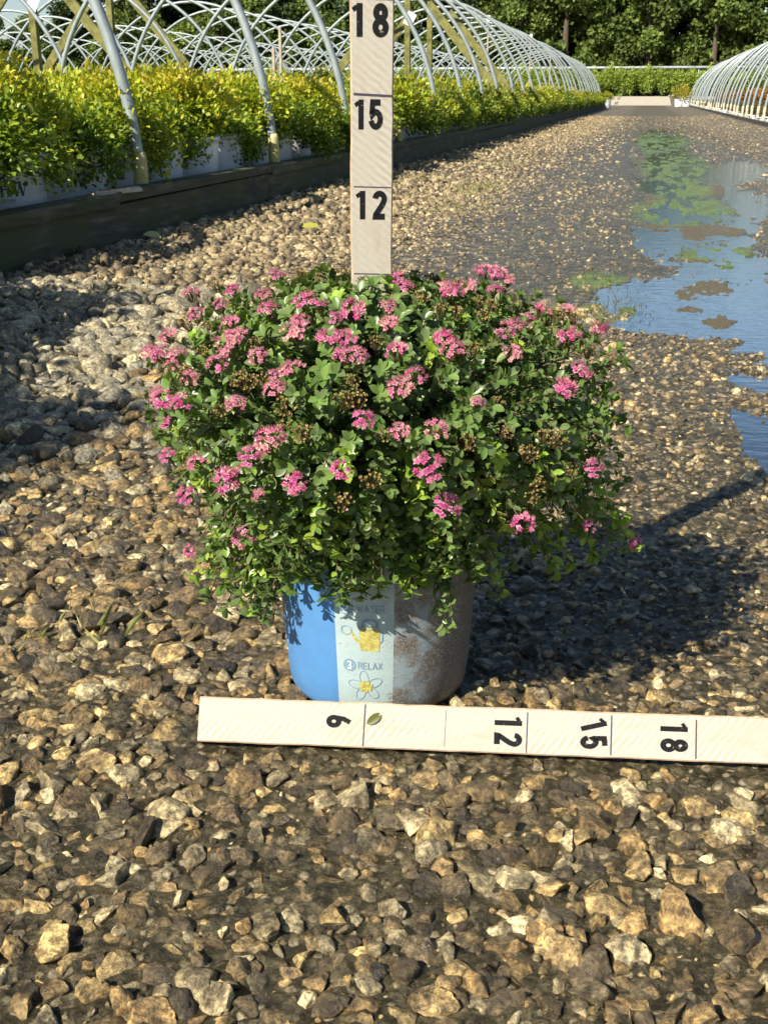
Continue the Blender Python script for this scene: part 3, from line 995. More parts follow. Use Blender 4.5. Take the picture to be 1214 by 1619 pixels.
tips = []          # (tip position, kind)
ga_ = math.pi * (3 - math.sqrt(5))
NT = 700
for k in range(NT):
    z = 1 - (k + 0.5) / NT * 1.62
    el = math.asin(z)
    az = k * ga_ + random.uniform(-0.2, 0.2)
    el += random.uniform(-0.06, 0.06)
    rr_ = crown_r(az, el) * random.uniform(0.86, 1.03) * (1 + 0.05 * math.sin(3 * az + 1) + 0.04 * math.sin(5 * az + 2 * el))
    tips.append((Vector((rr_ * math.cos(el) * math.cos(az), rr_ * math.cos(el) * math.sin(az), CZ + rr_ * math.sin(el))), 0))
for k in range(150):          # an inner layer so that the crown is full
    el, az = math.asin(random.uniform(-0.5, 1)), random.uniform(0, 6.283)
    rr_ = crown_r(az, el) * random.uniform(0.55, 0.85)
    tips.append((Vector((rr_ * math.cos(el) * math.cos(az), rr_ * math.cos(el) * math.sin(az), CZ + rr_ * math.sin(el))), 0))
for k in range(260):          # drooping skirt
    el, az = -random.uniform(0.25, 1.0), random.uniform(0, 6.283)
    rr_ = crown_r(az, el) * random.uniform(0.8, 1.06)
    tips.append((Vector((rr_ * math.cos(el) * math.cos(az), rr_ * math.cos(el) * math.sin(az), CZ + rr_ * math.sin(el))), 0))
pink_tips = []
for (x, y, s, pale_) in PINK:
    p = hit_crown(x, y, 1.045)
    tips.append((p, 1))
    pink_tips.append((p, s, pale_))
# trailing shoots over the rim
def front_pt(x, y, dist):
    """point on the photo ray, dist metres from the camera along the flat"""
    d = ray(x, y)
    t = dist / math.hypot(d.x, d.y)
    p = Vector((0, 0, H_CAM)) + d * t - pot_base
    return Matrix.Rotation(-ROT, 3, 'Z') @ p
for (x, y, dist) in [(400, 965, .97), (380, 945, .98), (420, 975, .97), (355, 925, 1.0), (545, 945, .915), (528, 932, .92), (650, 935, .90), (640, 925, .91), (700, 990, .925), (690, 960, .93), (715, 985, .925), (775, 935, .97), (795, 935, .98), (480, 900, .93), (585, 905, .92), (610, 890, .92), (510, 830, .88), (760, 900, .97),
                     (500, 825, .87), (880, 905, 1.04), (870, 890, 1.05), (900, 890, 1.06), (935, 880, 1.08), (310, 910, 1.05), (330, 900, 1.03), (445, 905, .95), (560, 920, .92), (670, 905, .91), (725, 880, .93), (655, 800, .87), (665, 780, .87), (797, 745, .88), (855, 760, .93), (810, 890, 1.0), (460, 930, .96)]:
    tips.append((front_pt(x, y, dist), 2))
for k in range(130):
    tips.append((front_pt(random.uniform(430, 775), random.uniform(800, 925), random.uniform(.89, .95)), 0))
for k in range(70):
    tips.append((front_pt(random.uniform(820, 990), random.uniform(660, 880), random.uniform(1.02, 1.12)), 0))
for k in range(46):
    tips.append((front_pt(random.uniform(325, 450), random.uniform(850, 965), random.uniform(.96, 1.03)), 0))
for k in range(34):
    tips.append((front_pt(random.uniform(440, 720), random.uniform(885, 945), random.uniform(.90, .93)), 0))
outl = front_pt(996, 862, 1.05)
tips.append((outl, 3))
pink_tips.append((outl + Vector((0.002, 0, 0.004)), 0.8, 0))

stem_mb = MB()
LP, LD, LN, LL, LW, LC = [], [], [], [], [], []
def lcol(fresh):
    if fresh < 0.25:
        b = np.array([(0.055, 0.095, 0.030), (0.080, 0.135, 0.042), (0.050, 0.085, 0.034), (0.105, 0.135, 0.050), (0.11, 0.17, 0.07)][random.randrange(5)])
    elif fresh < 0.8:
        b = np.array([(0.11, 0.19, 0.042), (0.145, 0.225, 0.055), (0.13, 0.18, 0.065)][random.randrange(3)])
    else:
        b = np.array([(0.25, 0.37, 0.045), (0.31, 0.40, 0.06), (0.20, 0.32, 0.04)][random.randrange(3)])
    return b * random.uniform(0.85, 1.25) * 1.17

for tip, kind in tips:
    a0 = random.uniform(0, 6.283)
    st = Vector((0.03 * math.cos(a0), 0.03 * math.sin(a0), soil_z - 0.005))
    out = Vector((tip.x, tip.y, 0))
    hr = out.length
    rise = 0.07 if tip.z < CZ + 0.02 else 0.0
    c1 = Vector((tip.x * 0.45, tip.y * 0.45, max(tip.z, CZ) * 0.62 + st.z * 0.38 + rise + 0.02))
    if kind in (2, 3):
        c1 = Vector((tip.x * 0.8, tip.y * 0.8, max(0.25, tip.z + 0.085)))
    c1 += Vector((random.uniform(-.012, .012), random.uniform(-.012, .012), 0))
    def bez(t): return st * (1 - t) ** 2 + c1 * 2 * t * (1 - t) + tip * t * t
    pts = [bez(t) for t in np.linspace(0.25, 1, 7)]
    stem_mb.tube(pts, [0.0011, .001, .0009, .0008, .0007, .0006, .0005], 4, False)
    ln = (tip - c1).length + (c1 - st).length
    step = 0.0052
    n = int(ln * 0.62 / step)
    ph = random.uniform(0, 6.283)
    freshshoot = kind in (2, 3) and random.random() < 0.6 or random.random() < 0.05
    lowfront = tip.z < CZ - 0.01 and random.random() < 0.25
    tone = random.uniform(-0.12, 0.12)
    for i in range(n + 1):
        t = 0.36 + 0.63 * i / max(n, 1)
        p, q = bez(t), bez(min(t + 0.02, 1.02))
        ax = (q - p).normalized()
        ph += 2.4 + random.uniform(-.3, .3)
        side_ = ax.orthogonal().normalized()
        radial = (Matrix.Rotation(ph, 3, ax) @ side_)
        outw = Vector((p.x, p.y, (p.z - CZ) * 1.6 + 0.03)).normalized()
        d = (radial * random.uniform(.7, 1.0) + ax * random.uniform(.35, .9) + outw * 0.25)
        nn = (Vector((0, 0, 1)) * 0.75 + outw * 0.75 + ax * 0.3 + Vector((random.gauss(0, .5), random.gauss(0, .5), random.gauss(0, .5))))
        L = random.uniform(0.0078, 0.0134) * (1.0 if t < 0.93 else 0.75)
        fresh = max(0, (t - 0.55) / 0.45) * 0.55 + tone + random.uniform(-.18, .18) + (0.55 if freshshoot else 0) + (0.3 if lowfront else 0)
        if kind == 1 and t > 0.95: continue
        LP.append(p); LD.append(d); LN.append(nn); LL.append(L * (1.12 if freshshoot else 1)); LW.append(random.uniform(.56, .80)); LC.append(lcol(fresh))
    if kind != 1:                      # rosette at the tip
        ax = (tip - bez(0.95)).normalized()
        o_ = ax.orthogonal().normalized()
        for j in range(random.randint(4, 6)):
            radial = Matrix.Rotation(j * 1.35 + ph, 3, ax) @ o_
            d = radial + ax * random.uniform(.4, 1.0)
            LP.append(tip); LD.append(d); LN.append(ax + Vector((0, 0, 0.4)) + radial * -0.3)
            LL.append(random.uniform(.007, .0120) * (1.2 if freshshoot else 1)); LW.append(random.uniform(.58, .85)); LC.append(lcol(0.45 + tone + random.uniform(-.2, .25) + (0.5 if freshshoot else 0)))
link('stem', stem_mb.mesh('shrub_stems', M['stem'], True), shrub)
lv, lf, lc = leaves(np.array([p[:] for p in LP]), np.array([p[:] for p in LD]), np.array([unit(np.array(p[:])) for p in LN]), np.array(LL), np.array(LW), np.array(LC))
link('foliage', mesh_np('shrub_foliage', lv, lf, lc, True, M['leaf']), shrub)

def flower_mesh(seed, pale_):
    rg = random.Random(seed)
    P, D, Nn, L, Wd, Cc = [], [], [], [], [], []
    mb = MB()
    nfl = 20 + rg.randrange(14)
    for k in range(nfl):
        a, q = rg.uniform(0, 6.283), math.sqrt(rg.random())
        x, y = 0.0098 * q * math.cos(a), 0.0098 * q * math.sin(a)
        z = 0.0065 * (1 - q * q * 0.85) + rg.uniform(-.001, .0012)
        c = Vector((x, y, z))
        up = Vector((x * 60, y * 60, 0.75)).normalized()
        o_ = up.orthogonal().normalized()
        faded = rg.random() < (0.40 if pale_ else 0.08)
        bud = rg.random() < 0.2
        base = np.array((0.72, 0.46, 0.42)) if faded else np.array([(0.72, 0.14, 0.42), (0.80, 0.26, 0.54), (0.62, 0.07, 0.30), (0.84, 0.40, 0.62)][rg.randrange(4)])
        if pale_ and not faded: base = base * 0.5 + np.array((0.78, 0.36, 0.42)) * 0.5
        mb.tube([Vector((x * .25, y * .25, -0.008)), c - up * .0008], 0.00028, 3, False)
        for j in range(5):
            d = Matrix.Rotation(j * 1.2566 + a, 3, up) @ o_
            P.append(c); D.append(d + up * (1.6 if bud else rg.uniform(.1, .7))); Nn.append(up)
            L.append(0.0021 if bud else rg.uniform(.0027, .0036)); Wd.append(1.25); Cc.append(base * rg.uniform(.8, 1.2))
        for j in range(7):
            d = (Matrix.Rotation(j * .9 + a, 3, up) @ o_) * rg.uniform(.3, .8) + up
            P.append(c); D.append(d); Nn.append(o_); L.append(rg.uniform(.0035, .0052)); Wd.append(0.11); Cc.append(np.array((0.72, 0.2, 0.36)) if j % 2 else np.array((0.8, 0.5, 0.5)))
    v, f, c = leaves(np.array([p[:] for p in P]), np.array([p[:] for p in D]), np.array([p[:] for p in Nn]), np.array(L), np.array(Wd), np.array(Cc), KT, KF)
    sv_ = np.array(mb.v); sf_ = np.array(mb.f)
    tri = np.concatenate([sf_[:, [0, 1, 2]], sf_[:, [0, 2, 3]]])
    return mesh_np('flower_cluster', np.concatenate([v, sv_]), np.concatenate([f, tri + len(v)]), np.concatenate([c, np.tile((0.20, 0.16, 0.06, 1), (len(sv_), 1))]), False, M['petal'])

def seed_mesh(seed):
    rg = random.Random(seed)
    P, D, Nn, L, Wd, Cc = [], [], [], [], [], []
    mb = MB()
    for k in range(24):
        a, q = rg.uniform(0, 6.283), math.sqrt(rg.random())
        x, y = 0.0088 * q * math.cos(a), 0.0088 * q * math.sin(a)
        z = 0.005 * (1 - q * q * .8) + rg.uniform(-.001, .001)
        c = Vector((x, y, z))
        mb.tube([Vector((x * .25, y * .25, -0.008)), c], 0.0003, 3, False)
        base = np.array([(0.28, 0.19, 0.07), (0.36, 0.26, 0.09), (0.20, 0.13, 0.06), (0.33, 0.32, 0.09), (0.44, 0.28, 0.16)][rg.randrange(5)])
        up = Vector((x * 60, y * 60, .75)).normalized()
        o_ = up.orthogonal().normalized()
        for j in range(5):
            d = Matrix.Rotation(j * 1.2566 + a, 3, up) @ o_
            P.append(c); D.append(d * .7 + up); Nn.append(d); L.append(rg.uniform(.0018, .0030)); Wd.append(.9); Cc.append(base * rg.uniform(.7, 1.2))
    v, f, c = leaves(np.array([p[:] for p in P]), np.array([p[:] for p in D]), np.array([p[:] for p in Nn]), np.array(L), np.array(Wd), np.array(Cc), KT, KF)
    sv_ = np.array(mb.v); sf_ = np.array(mb.f)
    tri = np.concatenate([sf_[:, [0, 1, 2]], sf_[:, [0, 2, 3]]])
    return mesh_np('seed_head', np.concatenate([v, sv_]), np.concatenate([f, tri + len(v)]), np.concatenate([c, np.tile((0.15, 0.11, 0.05, 1), (len(sv_), 1))]), False, M['seed'])

FM = [[flower_mesh(10 + i, 0) for i in range(5)], [flower_mesh(30 + i, 1) for i in range(4)]]
SM = [seed_mesh(50 + i) for i in range(4)]
def perch(name, me, p, s, spread=0.6):
    o = link(name, me, shrub)
    out = Vector((p.x, p.y, (p.z - CZ) * 2.0 + 0.1)).normalized() * spread + Vector((0, 0, 1)) * 0.6 + Vector((0, -0.25, 0))
    out += Vector((random.gauss(0, .12), random.gauss(0, .12), 0))
    o.rotation_mode = 'QUATERNION'
    o.rotation_quaternion = out.to_track_quat('Z', 'Y') @ Matrix.Rotation(random.uniform(0, 6.28), 3, 'Z').to_quaternion()
    o.location = p
    o.scale = (s, s, s * random.uniform(.85, 1.15))
    return o
for p, s, pale_ in pink_tips:
    ml = FM[pale_]
    perch('flower_cluster', ml[random.randrange(len(ml))], p, (s * 0.66 + 0.20) * random.uniform(.88, 1.1))
SEED = [(345, 450), (475, 440), (500, 440), (520, 425), (535, 435), (290, 515), (325, 515), (270, 520), (410, 600), (390, 610), (345, 655), (470, 620), (455, 640), (540, 630), (570, 640), (535, 595), (560, 600), (620, 470), (650, 470), (690, 435), (670, 480),
        (700, 490), (720, 500), (740, 505), (760, 500), (775, 480), (820, 470), (830, 490), (860, 505), (880, 500), (905, 505), (790, 675), (800, 690), (875, 700), (860, 690), (895, 690), (785, 640), (830, 720), (850, 770), (880, 760), (905, 745), (840, 790), (610, 690),
        (660, 700), (735, 700), (450, 680), (480, 690), (520, 690), (380, 600), (930, 560), (960, 570), (720, 650), (745, 560), (590, 540), (400, 540), (440, 545), (320, 560), (290, 590), (580, 760), (600, 720), (545, 800), (760, 480), (570, 450), (600, 440)]
for (x, y) in SEED[::2] + SEED[1::4] + [(480, 432), (510, 428), (540, 430), (560, 436), (590, 432), (655, 440), (680, 445), (700, 442), (725, 450)]:
    perch('seed_head', SM[random.randrange(4)], hit_crown(x + random.uniform(-6, 6), y + random.uniform(-6, 6), random.uniform(0.98, 1.02)), random.uniform(.65, 1.05))

# ------------------------------------------------------------------ measuring sticks
def stick_mesh(length, width, thick):
    mb = MB()
    n = 48
    prev = None
    rg = random.Random(3)
    vs = []
    for i in range(n + 1):
        x = length * i / n
        j1, j2 = rg.uniform(-.0004, .0004), rg.uniform(-.0004, .0004)
        c = 0.0012
        ring = [(-width / 2 + j1, -c), (-width / 2 + c + j1, 0), (width / 2 - c + j2, 0), (width / 2 + j2, -c), (width / 2 + j2, -thick + c), (width / 2 - c + j2, -thick), (-width / 2 + c + j1, -thick), (-width / 2 + j1, -thick + c)]
        vs += [(x, a, b) for a, b in ring]
    fs, ms = [], []
    for i in range(n):
        for k in range(8):
            fs.append((i * 8 + k, (i + 1) * 8 + k, (i + 1) * 8 + (k + 1) % 8, i * 8 + (k + 1) % 8))
            ms.append(0 if k in (1, 5) else (1 if k in (0, 2) else 0))
    fs.append(tuple(range(8))); fs.append(tuple(reversed([n * 8 + k for k in range(8)])))
    ms += [1, 1]
    mb.v, mb.f, mb.m = vs, fs, ms
    return mb.mesh('stick_wood', [M['wood'], M['edgewood']])

def figure(mb, txt, x, y, h, rot, jitter=0.0, squash=0.86, gap=0.62, tilt=()):
    """heavy figures; (x, y) is the centre of the block, rot turns the writing"""
    wtot = gap * (len(txt) - 1) + 0.55
    k = 0
    for n_, ch in enumerate(txt):
        x0 = -wtot / 2 + gap * n_
        ti = tilt[n_] if n_ < len(tilt) else 0.0
        for st in FIG[ch]:
            closed = len(st) > 20 and (Vector(st[0]) - Vector(st[-1])).length < 1e-6
            pts = st[:-1] if closed else st
            vs, fs = ribbon(pts, SW if not (ch in '17' and len(st) == 2 and abs(st[0][0] - st[1][0]) > .1) else 0.14, closed)
            k += 1
            out = []
            for v in vs:
                a, b = (v.x - .275) , (v.y - .5)
                a, b = a * math.cos(ti) - b * math.sin(ti), a * math.sin(ti) + b * math.cos(ti)
                lx, ly = (x0 + .275 + a) * h * squash, b * h
                out.append((x + lx * math.cos(rot) - ly * math.sin(rot), y + lx * math.sin(rot) + ly * math.cos(rot), 0.00022 + 0.00003 * k))
            mb.add(out, fs)

def tick(mb, x, w_, y0, y1, skew=0.0):
    mb.add([(x - w_ / 2, y0, .0002), (x + w_ / 2, y0, .0002), (x + w_ / 2 + skew, y1, .0002), (x - w_ / 2 + skew, y1, .0002)], [(0, 1, 2, 3)])

IN = 0.0254
# upright one: local x runs up the stick, local +y is to the left as the camera sees it
vbase = hd * 1.047 + rt * -0.0125
up = thing('measuring_stick', 'upright whitewashed wooden measuring stick numbered 12, 15 and 18 standing in the shrub pot', 'measuring stick', (vbase.x, vbase.y, 0.179))
wst = 0.0372
ux, face = Vector((0.006, 0.0, 1)).normalized(), (-hd + rt * 0.05).normalized()
face = (face - ux * face.dot(ux)).normalized()
uy = face.cross(ux)
up.rotation_euler = Matrix((ux, uy, face)).transposed().to_euler()
link('board', stick_mesh(36 * IN, wst, 0.017), up)
for t_, y in ((9, 1), (12, 1), (15, 1), (18, 1), (21, 1), (24, 1)):
    mb = MB()
    tick(mb, t_ * IN, 0.0010 if t_ != 15 else 0.0020, -wst * .46, wst * .43, 0.0008 if t_ != 15 else 0.0016)
    link('mark_line', mb.mesh('mark_line', M['pen']), up)
for txt, t_, dy in (('18', 18, 0.0022), ('15', 15, 0.0035), ('12', 12, 0.001)):
    mb = MB()
    hh = 0.0262 if txt == '18' else 0.0245
    figure(mb, txt, t_ * IN - 0.0028 - hh / 2, dy, hh, -math.pi / 2, squash=0.92 if txt != '15' else .88, gap={'18': .76, '15': .62, '12': .70}[txt])
    link('number', mb.mesh('number_' + txt, M['paint']), up, label='black stencilled number ' + txt)

# flat one: leans back on the pot, local x runs to the right, local +y up its face
pL = ground_at(312, 1172, 0.008)
pR = ground_at(1214, 1209, 0.008)
hx = (pR - pL).normalized()
fw = Vector((-hx.y, hx.x, 0))
hyv = (fw * 0.5 + Vector((0, 0, 0.866))).normalized()
hz = hx.cross(hyv)
wh = 0.0405
low = thing('measuring_stick', 'whitewashed wooden measuring stick numbered 6 to 18 lying on the gravel against the pot foot', 'measuring stick', pL + hyv * wh / 2)
low.rotation_euler = Matrix((hx, hyv, hz)).transposed().to_euler()
link('board', stick_mesh(36 * IN, wh, 0.017), low)
q = (pR - pL).length / 902.0
def on_stick(px_):
    """distance along the stick of the point that shows at a photo column"""
    r = ray(px_, 1150)
    n_ = r.cross(Vector((0, 0, 1)))
    o = Vector((0, 0, H_CAM)) - (pL + hyv * wh / 2)
    rn = ray(px_, 1200).cross(ray(px_, 1100))
    return o.dot(rn) / hx.dot(rn)
for px_, w_, y0, y1, sk in ((575, .0013, -.46, .46, 0), (832, .0011, -.46, .42, 0), (965, .0013, -.44, .42, 0), (1099, .0013, -.44, .4, 0), (703, .0004, -.4, .4, 0)):
    mb = MB()
    tick(mb, on_stick(px_), w_, wh * y0, wh * y1, 0.0008)
    link('mark_line', mb.mesh('mark_line', M['pen']), low)
for txt, px_, dy, hh, tl in (('6', 536, 0.001, 0.0230, ()), ('12', 803, -0.0015, 0.0245, (0, 0)), ('15', 938, -0.001, 0.0235, (0.28, 0.1)), ('18', 1065, -0.001, 0.0240, (0.0, 0))):
    mb = MB()
    figure(mb, txt, on_stick(px_), dy + 0.0015, hh, -math.pi / 2, squash=0.88, gap=0.70, tilt=tl)
    link('number', mb.mesh('number_' + txt, M['paint']), low, label='black stencilled number ' + txt + ' turned on its side')

def one_leaf(name, label, loc, L, wdt, col_, ang, normal=(0, 0, 1), lift=0.001):
    v, f, c = leaves(np.array([[0.0, 0, 0]]), np.array([[math.cos(ang), math.sin(ang), 0.0]]), np.array([[0.0, 0, 1]]), np.array([L]), np.array([wdt]), np.array([col_]))
    o = link(name, mesh_np('fallen_leaf', v, f, c, True, M['leaf']), None, loc)
    o.rotation_euler = Vector(normal).to_track_quat('Z', 'Y').to_euler()
    tag(o, label, 'leaf')
    return o
lp = pL + hyv * (wh * 0.53) + hx * on_stick(580) + hz * 0.0012
lf_ = one_leaf('fallen_leaf', 'small brownish green leaf lying on the white stick beside its 6 inch line', lp, 0.0165, 0.55, (0.15, 0.16, 0.04), 0)
lf_.rotation_euler = Matrix((hx * .8 + hyv * .6, hyv * .8 - hx * .6, hz)).transposed().to_euler()
for (x, y, lab, L, cc) in ((228, 388, 'pale yellow leaf lying on the gravel below the near dark board', 0.075, (0.62, 0.60, 0.26)), (478, 376, 'yellow green leaf lying on sunlit gravel left of the upright stick', 0.075, (0.5, 0.5, 0.09)), (690, 292, 'small faded leaf lying on gravel right of the upright stick', 0.06, (0.5, 0.45, 0.2))):
    p = ground_at(x, y)
    one_leaf('fallen_leaf', lab, (p.x, p.y, 0.045), L, 0.8, cc, random.uniform(-.6, .3), (0.1, -0.35, 1))

# grass tufts: small clumps on the gravel
P, D, Nn, L, Wd, Cc = [], [], [], [], [], []
for (x, y, n, s) in ((660, 285, 60, .05), (760, 300, 160, .05), (800, 262, 60, .05), (700, 330, 60, .035), (255, 400, 20, .03), (760, 330, 60, .03), (960, 487, 90, .02), (940, 442, 60, .02), (930, 490, 60, .018), (60, 1010, 9, .03), (160, 1015, 9, .04)):
    p = ground_at(x, y)
    for k in range(n):
        P.append((p.x + random.gauss(0, .10) * min(1, p.y / 6), p.y + random.gauss(0, .22) * min(1, p.y / 6), -0.002))
        a = random.uniform(0, 6.283)
        D.append((math.cos(a) * random.uniform(.3, 1.2), math.sin(a) * .8, 1)); Nn.append((math.cos(a + 1.57), math.sin(a + 1.57), 0.2))
        L.append(s * random.uniform(.5, 1.2)); Wd.append(.16); Cc.append(np.array([(0.38, 0.36, 0.12), (0.28, 0.31, 0.09), (0.45, 0.40, 0.2)][random.randrange(3)]) * (0.5 if 425 < y < 500 else 1))
v, f, c = leaves(np.array(P, float), np.array(D, float), np.array(Nn, float), np.array(L), np.array(Wd), np.array(Cc), KT, KF)
tag(link('grass', mesh_np('grass', v, f, c, False, M['drygrass'])), 'thin dry grass tufts growing through the gravel', 'grass', None, 'stuff')

# ------------------------------------------------------------------ left bed: boards, soil
WX = -2.0
BZ = 0.10
bs = MB()
bs.add([(-60, 0.5, BZ), (-2.06, 0.5, BZ), (-2.06, 60, BZ), (-60, 60, BZ)], [(0, 1, 2, 3)])
tag(link('terrain', bs.mesh('bed', M['bedsoil'])), 'dark fabric covered bed under the left tunnels', None, None, 'structure')
joints = [-0.6, 4.25, 6.2, 9.9, 14.0, 18.5, 23.0, 28, 33, 38, 43, 48, 53, 58.5]
for i in range(len(joints) - 1):
    y0, y1 = joints[i] + 0.002, joints[i + 1] - 0.002
    lab = ['dark mossy edging board nearest the camera at the left edge of the photo', 'short dark edging board behind the shrub, between the first and second big hoop pipes', 'dark edging board that runs behind the upright measuring stick'][i] if i < 3 else 'dark edging board of the left bed beyond the upright measuring stick'
    t = thing('edging_board', lab, 'edging board', (WX, (y0 + y1) / 2, 0), random.uniform(-.003, .003), 'boards edging the left bed')
    ln = y1 - y0
    mb = MB(); mb.box((-0.02, 0, 0.065), (0.042, ln, 0.19), jit=0.003)
    link('plank', bevel(mb.mesh('plank', M['board']), .004), t)
    mb = MB(); mb.box((-0.032, 0, 0.182), (0.105, ln + 0.0, 0.042), jit=0.004)
    link('cap', bevel(mb.mesh('cap', M['board']), .005), t, loc=(0.0, 0, random.uniform(-.004, .006)))
sp = thing('wood_splinter', 'grey splinter of wood lying on the board top beside the nearest hoop pipe', 'wood splinter', (-2.0, 4.28, 0.212), 1.3)
mb = MB(); mb.box((0, 0, 0), (0.28, 0.022, 0.008), jit=.006)
link('sliver', mb.mesh('sliver', M['stake']), sp)

# ------------------------------------------------------------------ hoop tunnels
def hoop_meshes(Rr, foot):
    mb = MB()
    pts = [(Rr * math.cos(a), 0, Rr * math.sin(a)) for a in np.linspace(0, math.pi, 41)]
    pts = [(Rr, 0, -foot * .4)] + pts + [(-Rr, 0, -foot * .4)]
    mb.tube(pts, 0.025, 10)
    h = mb.mesh('hoop', M['galv'], True)
    out = []
    for pal in ('sleeve', 'pale_sleeve'):
        for s in (-1, 1):
            mb = MB()
            mb.tube([(s * Rr, 0, -foot), (s * Rr, 0, -foot * .2), (s * (Rr - 0.002), 0, 0.17), (s * (Rr - .006), 0, 0.19)], [0.0315, 0.0315, 0.031, 0.0275], 10)
            out.append(mb.mesh('sleeve', M[pal], True))
    return h, out

TR = 2.1
HM, SLV = hoop_meshes(TR, 0.12)

def tunnel(label, cx_, y0, y1, pitch, pal=0, z=0.16, purlin=False):
    t = thing('hoop_tunnel', label, 'hoop tunnel', (cx_, y0, z), 0, 'bare hoop tunnel frames')
    k, y = 0, 0.0
    while y0 + y <= y1:
        h = link('hoop', HM, t, (random.uniform(-.02, .02), y + random.uniform(-.05, .05), random.uniform(-.03, .03)))
        h.rotation_euler = (random.uniform(-.012, .012), 0, random.uniform(-.01, .01))
        for m_ in SLV[2 * pal:2 * pal + 2]:
            link('sleeve', m_, h)
        y += pitch
        k += 1
    if purlin:
        mb = MB()
        mb.tube([(0, -0.1, TR - 0.045), (0, y - pitch + .1, TR - .045)], 0.017, 8)
        link('ridge_pipe', mb.mesh('ridge_pipe', M['galv'], True), t)
    return t

tunnel('bare hoop tunnel of grey pipes over the yellow bushes, beside the path on its left', -4.19, 4.70 - 1.84 * 5, 58, 1.84)
tunnel('second bare hoop tunnel from the path on the left, mostly seen through the first', -8.75, 6.0, 58, 1.84)
tunnel('third bare hoop tunnel from the path on the left, low in the distance', -13.3, 9.0, 58, 1.84)
tunnel('fourth bare hoop tunnel from the path, at the far left under the trees', -17.9, 14.0, 58, 1.84)
tunnel('bare hoop tunnel with pale pipe feet on the right side of the path', 4.25, 18.0, 67, 1.4, 1)

def brace(label, cx_, Y, paper=False, split=False):
    t = thing('timber_brace', label, 'timber brace', (cx_, Y, BZ), 0, 'green timber braces inside the hoop tunnels')
    mb = MB(); mb.box((0, 0, 1.08), (0.10, 0.10, 2.16)); link('post', bevel(mb.mesh('post', M['greenwood']), .006), t)
    for s in (-1, 1):
        a, b = Vector((s * 0.35, 0.09, 1.98)), Vector((s * 1.75, 0.09, 0.35))
        d = (b - a)
        m3 = d.to_track_quat('X', 'Z').to_matrix()
        mb = MB(); mb.box((a + b) / 2, (d.length, 0.05, 0.14), m3)
        link('strut', bevel(mb.mesh('strut', M['greenwood']), .005), t)
    if paper:
        mb = MB(); mb.box((0.05, -0.06, 1.72), (0.16, 0.004, 0.22), Matrix.Rotation(0.5, 3, 'Y'))
        link('paper_tag', mb.mesh('paper_tag', M['paper']), t, label='white paper tag')
brace('green stained timber brace in the first left tunnel, nearer of its two', -4.2, 21.2, True)
brace('green stained timber brace in the first left tunnel, farther of its two', -4.2, 23.4)
brace('green stained timber brace at the top left corner with a white paper tag', -8.75, 16.4, True)
brace('green stained timber brace behind the one with the paper tag, top left', -8.75, 19.0)

for (x, Y, zt, lab) in ((769, 27, 2.0, 'tall thin pale stake inside the left tunnel, left of the others'), (836, 33, 1.9, 'thin pale stake inside the left tunnel, right of the tall one'), (868, 38, 1.6, 'short pale stake inside the left tunnel with a white top'), (434, 14, 1.0, 'thin pale stake standing among the bushes left of the upright stick'), (445, 14.4, 1.25, 'taller thin pale stake among the bushes left of the upright stick')):
    r = ray(x, 130)
    t = thing('garden_stake', lab, 'stake', (r.x / r.y * Y, Y, BZ))
    mb = MB(); mb.box((0, 0, zt / 2), (0.034, 0.034, zt)); link('pole', bevel(mb.mesh('pole', M['stake']), .004), t)
    if x < 600: continue
    mb = MB(); mb.box((0, 0, zt + 0.06), (0.07, 0.02, 0.12), jit=.01); link('tag_plate', mb.mesh('tag_plate', M['paper']), t)

# ------------------------------------------------------------------ potted bushes of the left bed
def bush_mesh(seed, nleaf, size, pal, rad=0.20, ht=0.42, kite=True):
    rg = np.random.default_rng(seed)
    # several clumps make the outline uneven
    nc = 16
    cc = rg.normal(size=(nc, 3)); cc = unit(cc) * rg.uniform(0.35, 0.72, (nc, 1)); cc[:, 2] = np.abs(cc[:, 2]) * 1.1 - 0.3
    which = rg.integers(0, nc, nleaf)
    d = unit(rg.normal(size=(nleaf, 3)))
    p = cc[which] + d * (0.36 * rg.uniform(0.35, 1.0, (nleaf, 1)))
    outw = unit(p + np.array([0, 0, 0.3]))
    P_ = p * np.array([rad, rad, ht * 0.62]) + np.array([0, 0, 0.20 + ht * 0.42])
    D_ = outw * 0.8 + rg.normal(size=(nleaf, 3)) * 0.55
    N_ = outw * 0.5 + np.array([0, 0, 0.8]) + rg.normal(size=(nleaf, 3)) * 0.45
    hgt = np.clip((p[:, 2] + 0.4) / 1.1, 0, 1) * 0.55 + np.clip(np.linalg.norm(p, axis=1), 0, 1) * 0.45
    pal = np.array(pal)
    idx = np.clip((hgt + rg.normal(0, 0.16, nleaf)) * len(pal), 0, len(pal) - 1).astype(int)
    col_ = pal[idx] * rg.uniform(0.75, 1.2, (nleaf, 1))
    return leaves(P_, D_, unit(N_), size * rg.uniform(0.7, 1.25, nleaf), rg.uniform(0.58, 0.88, nleaf), col_, KT if kite else LT, KF if kite else LF)

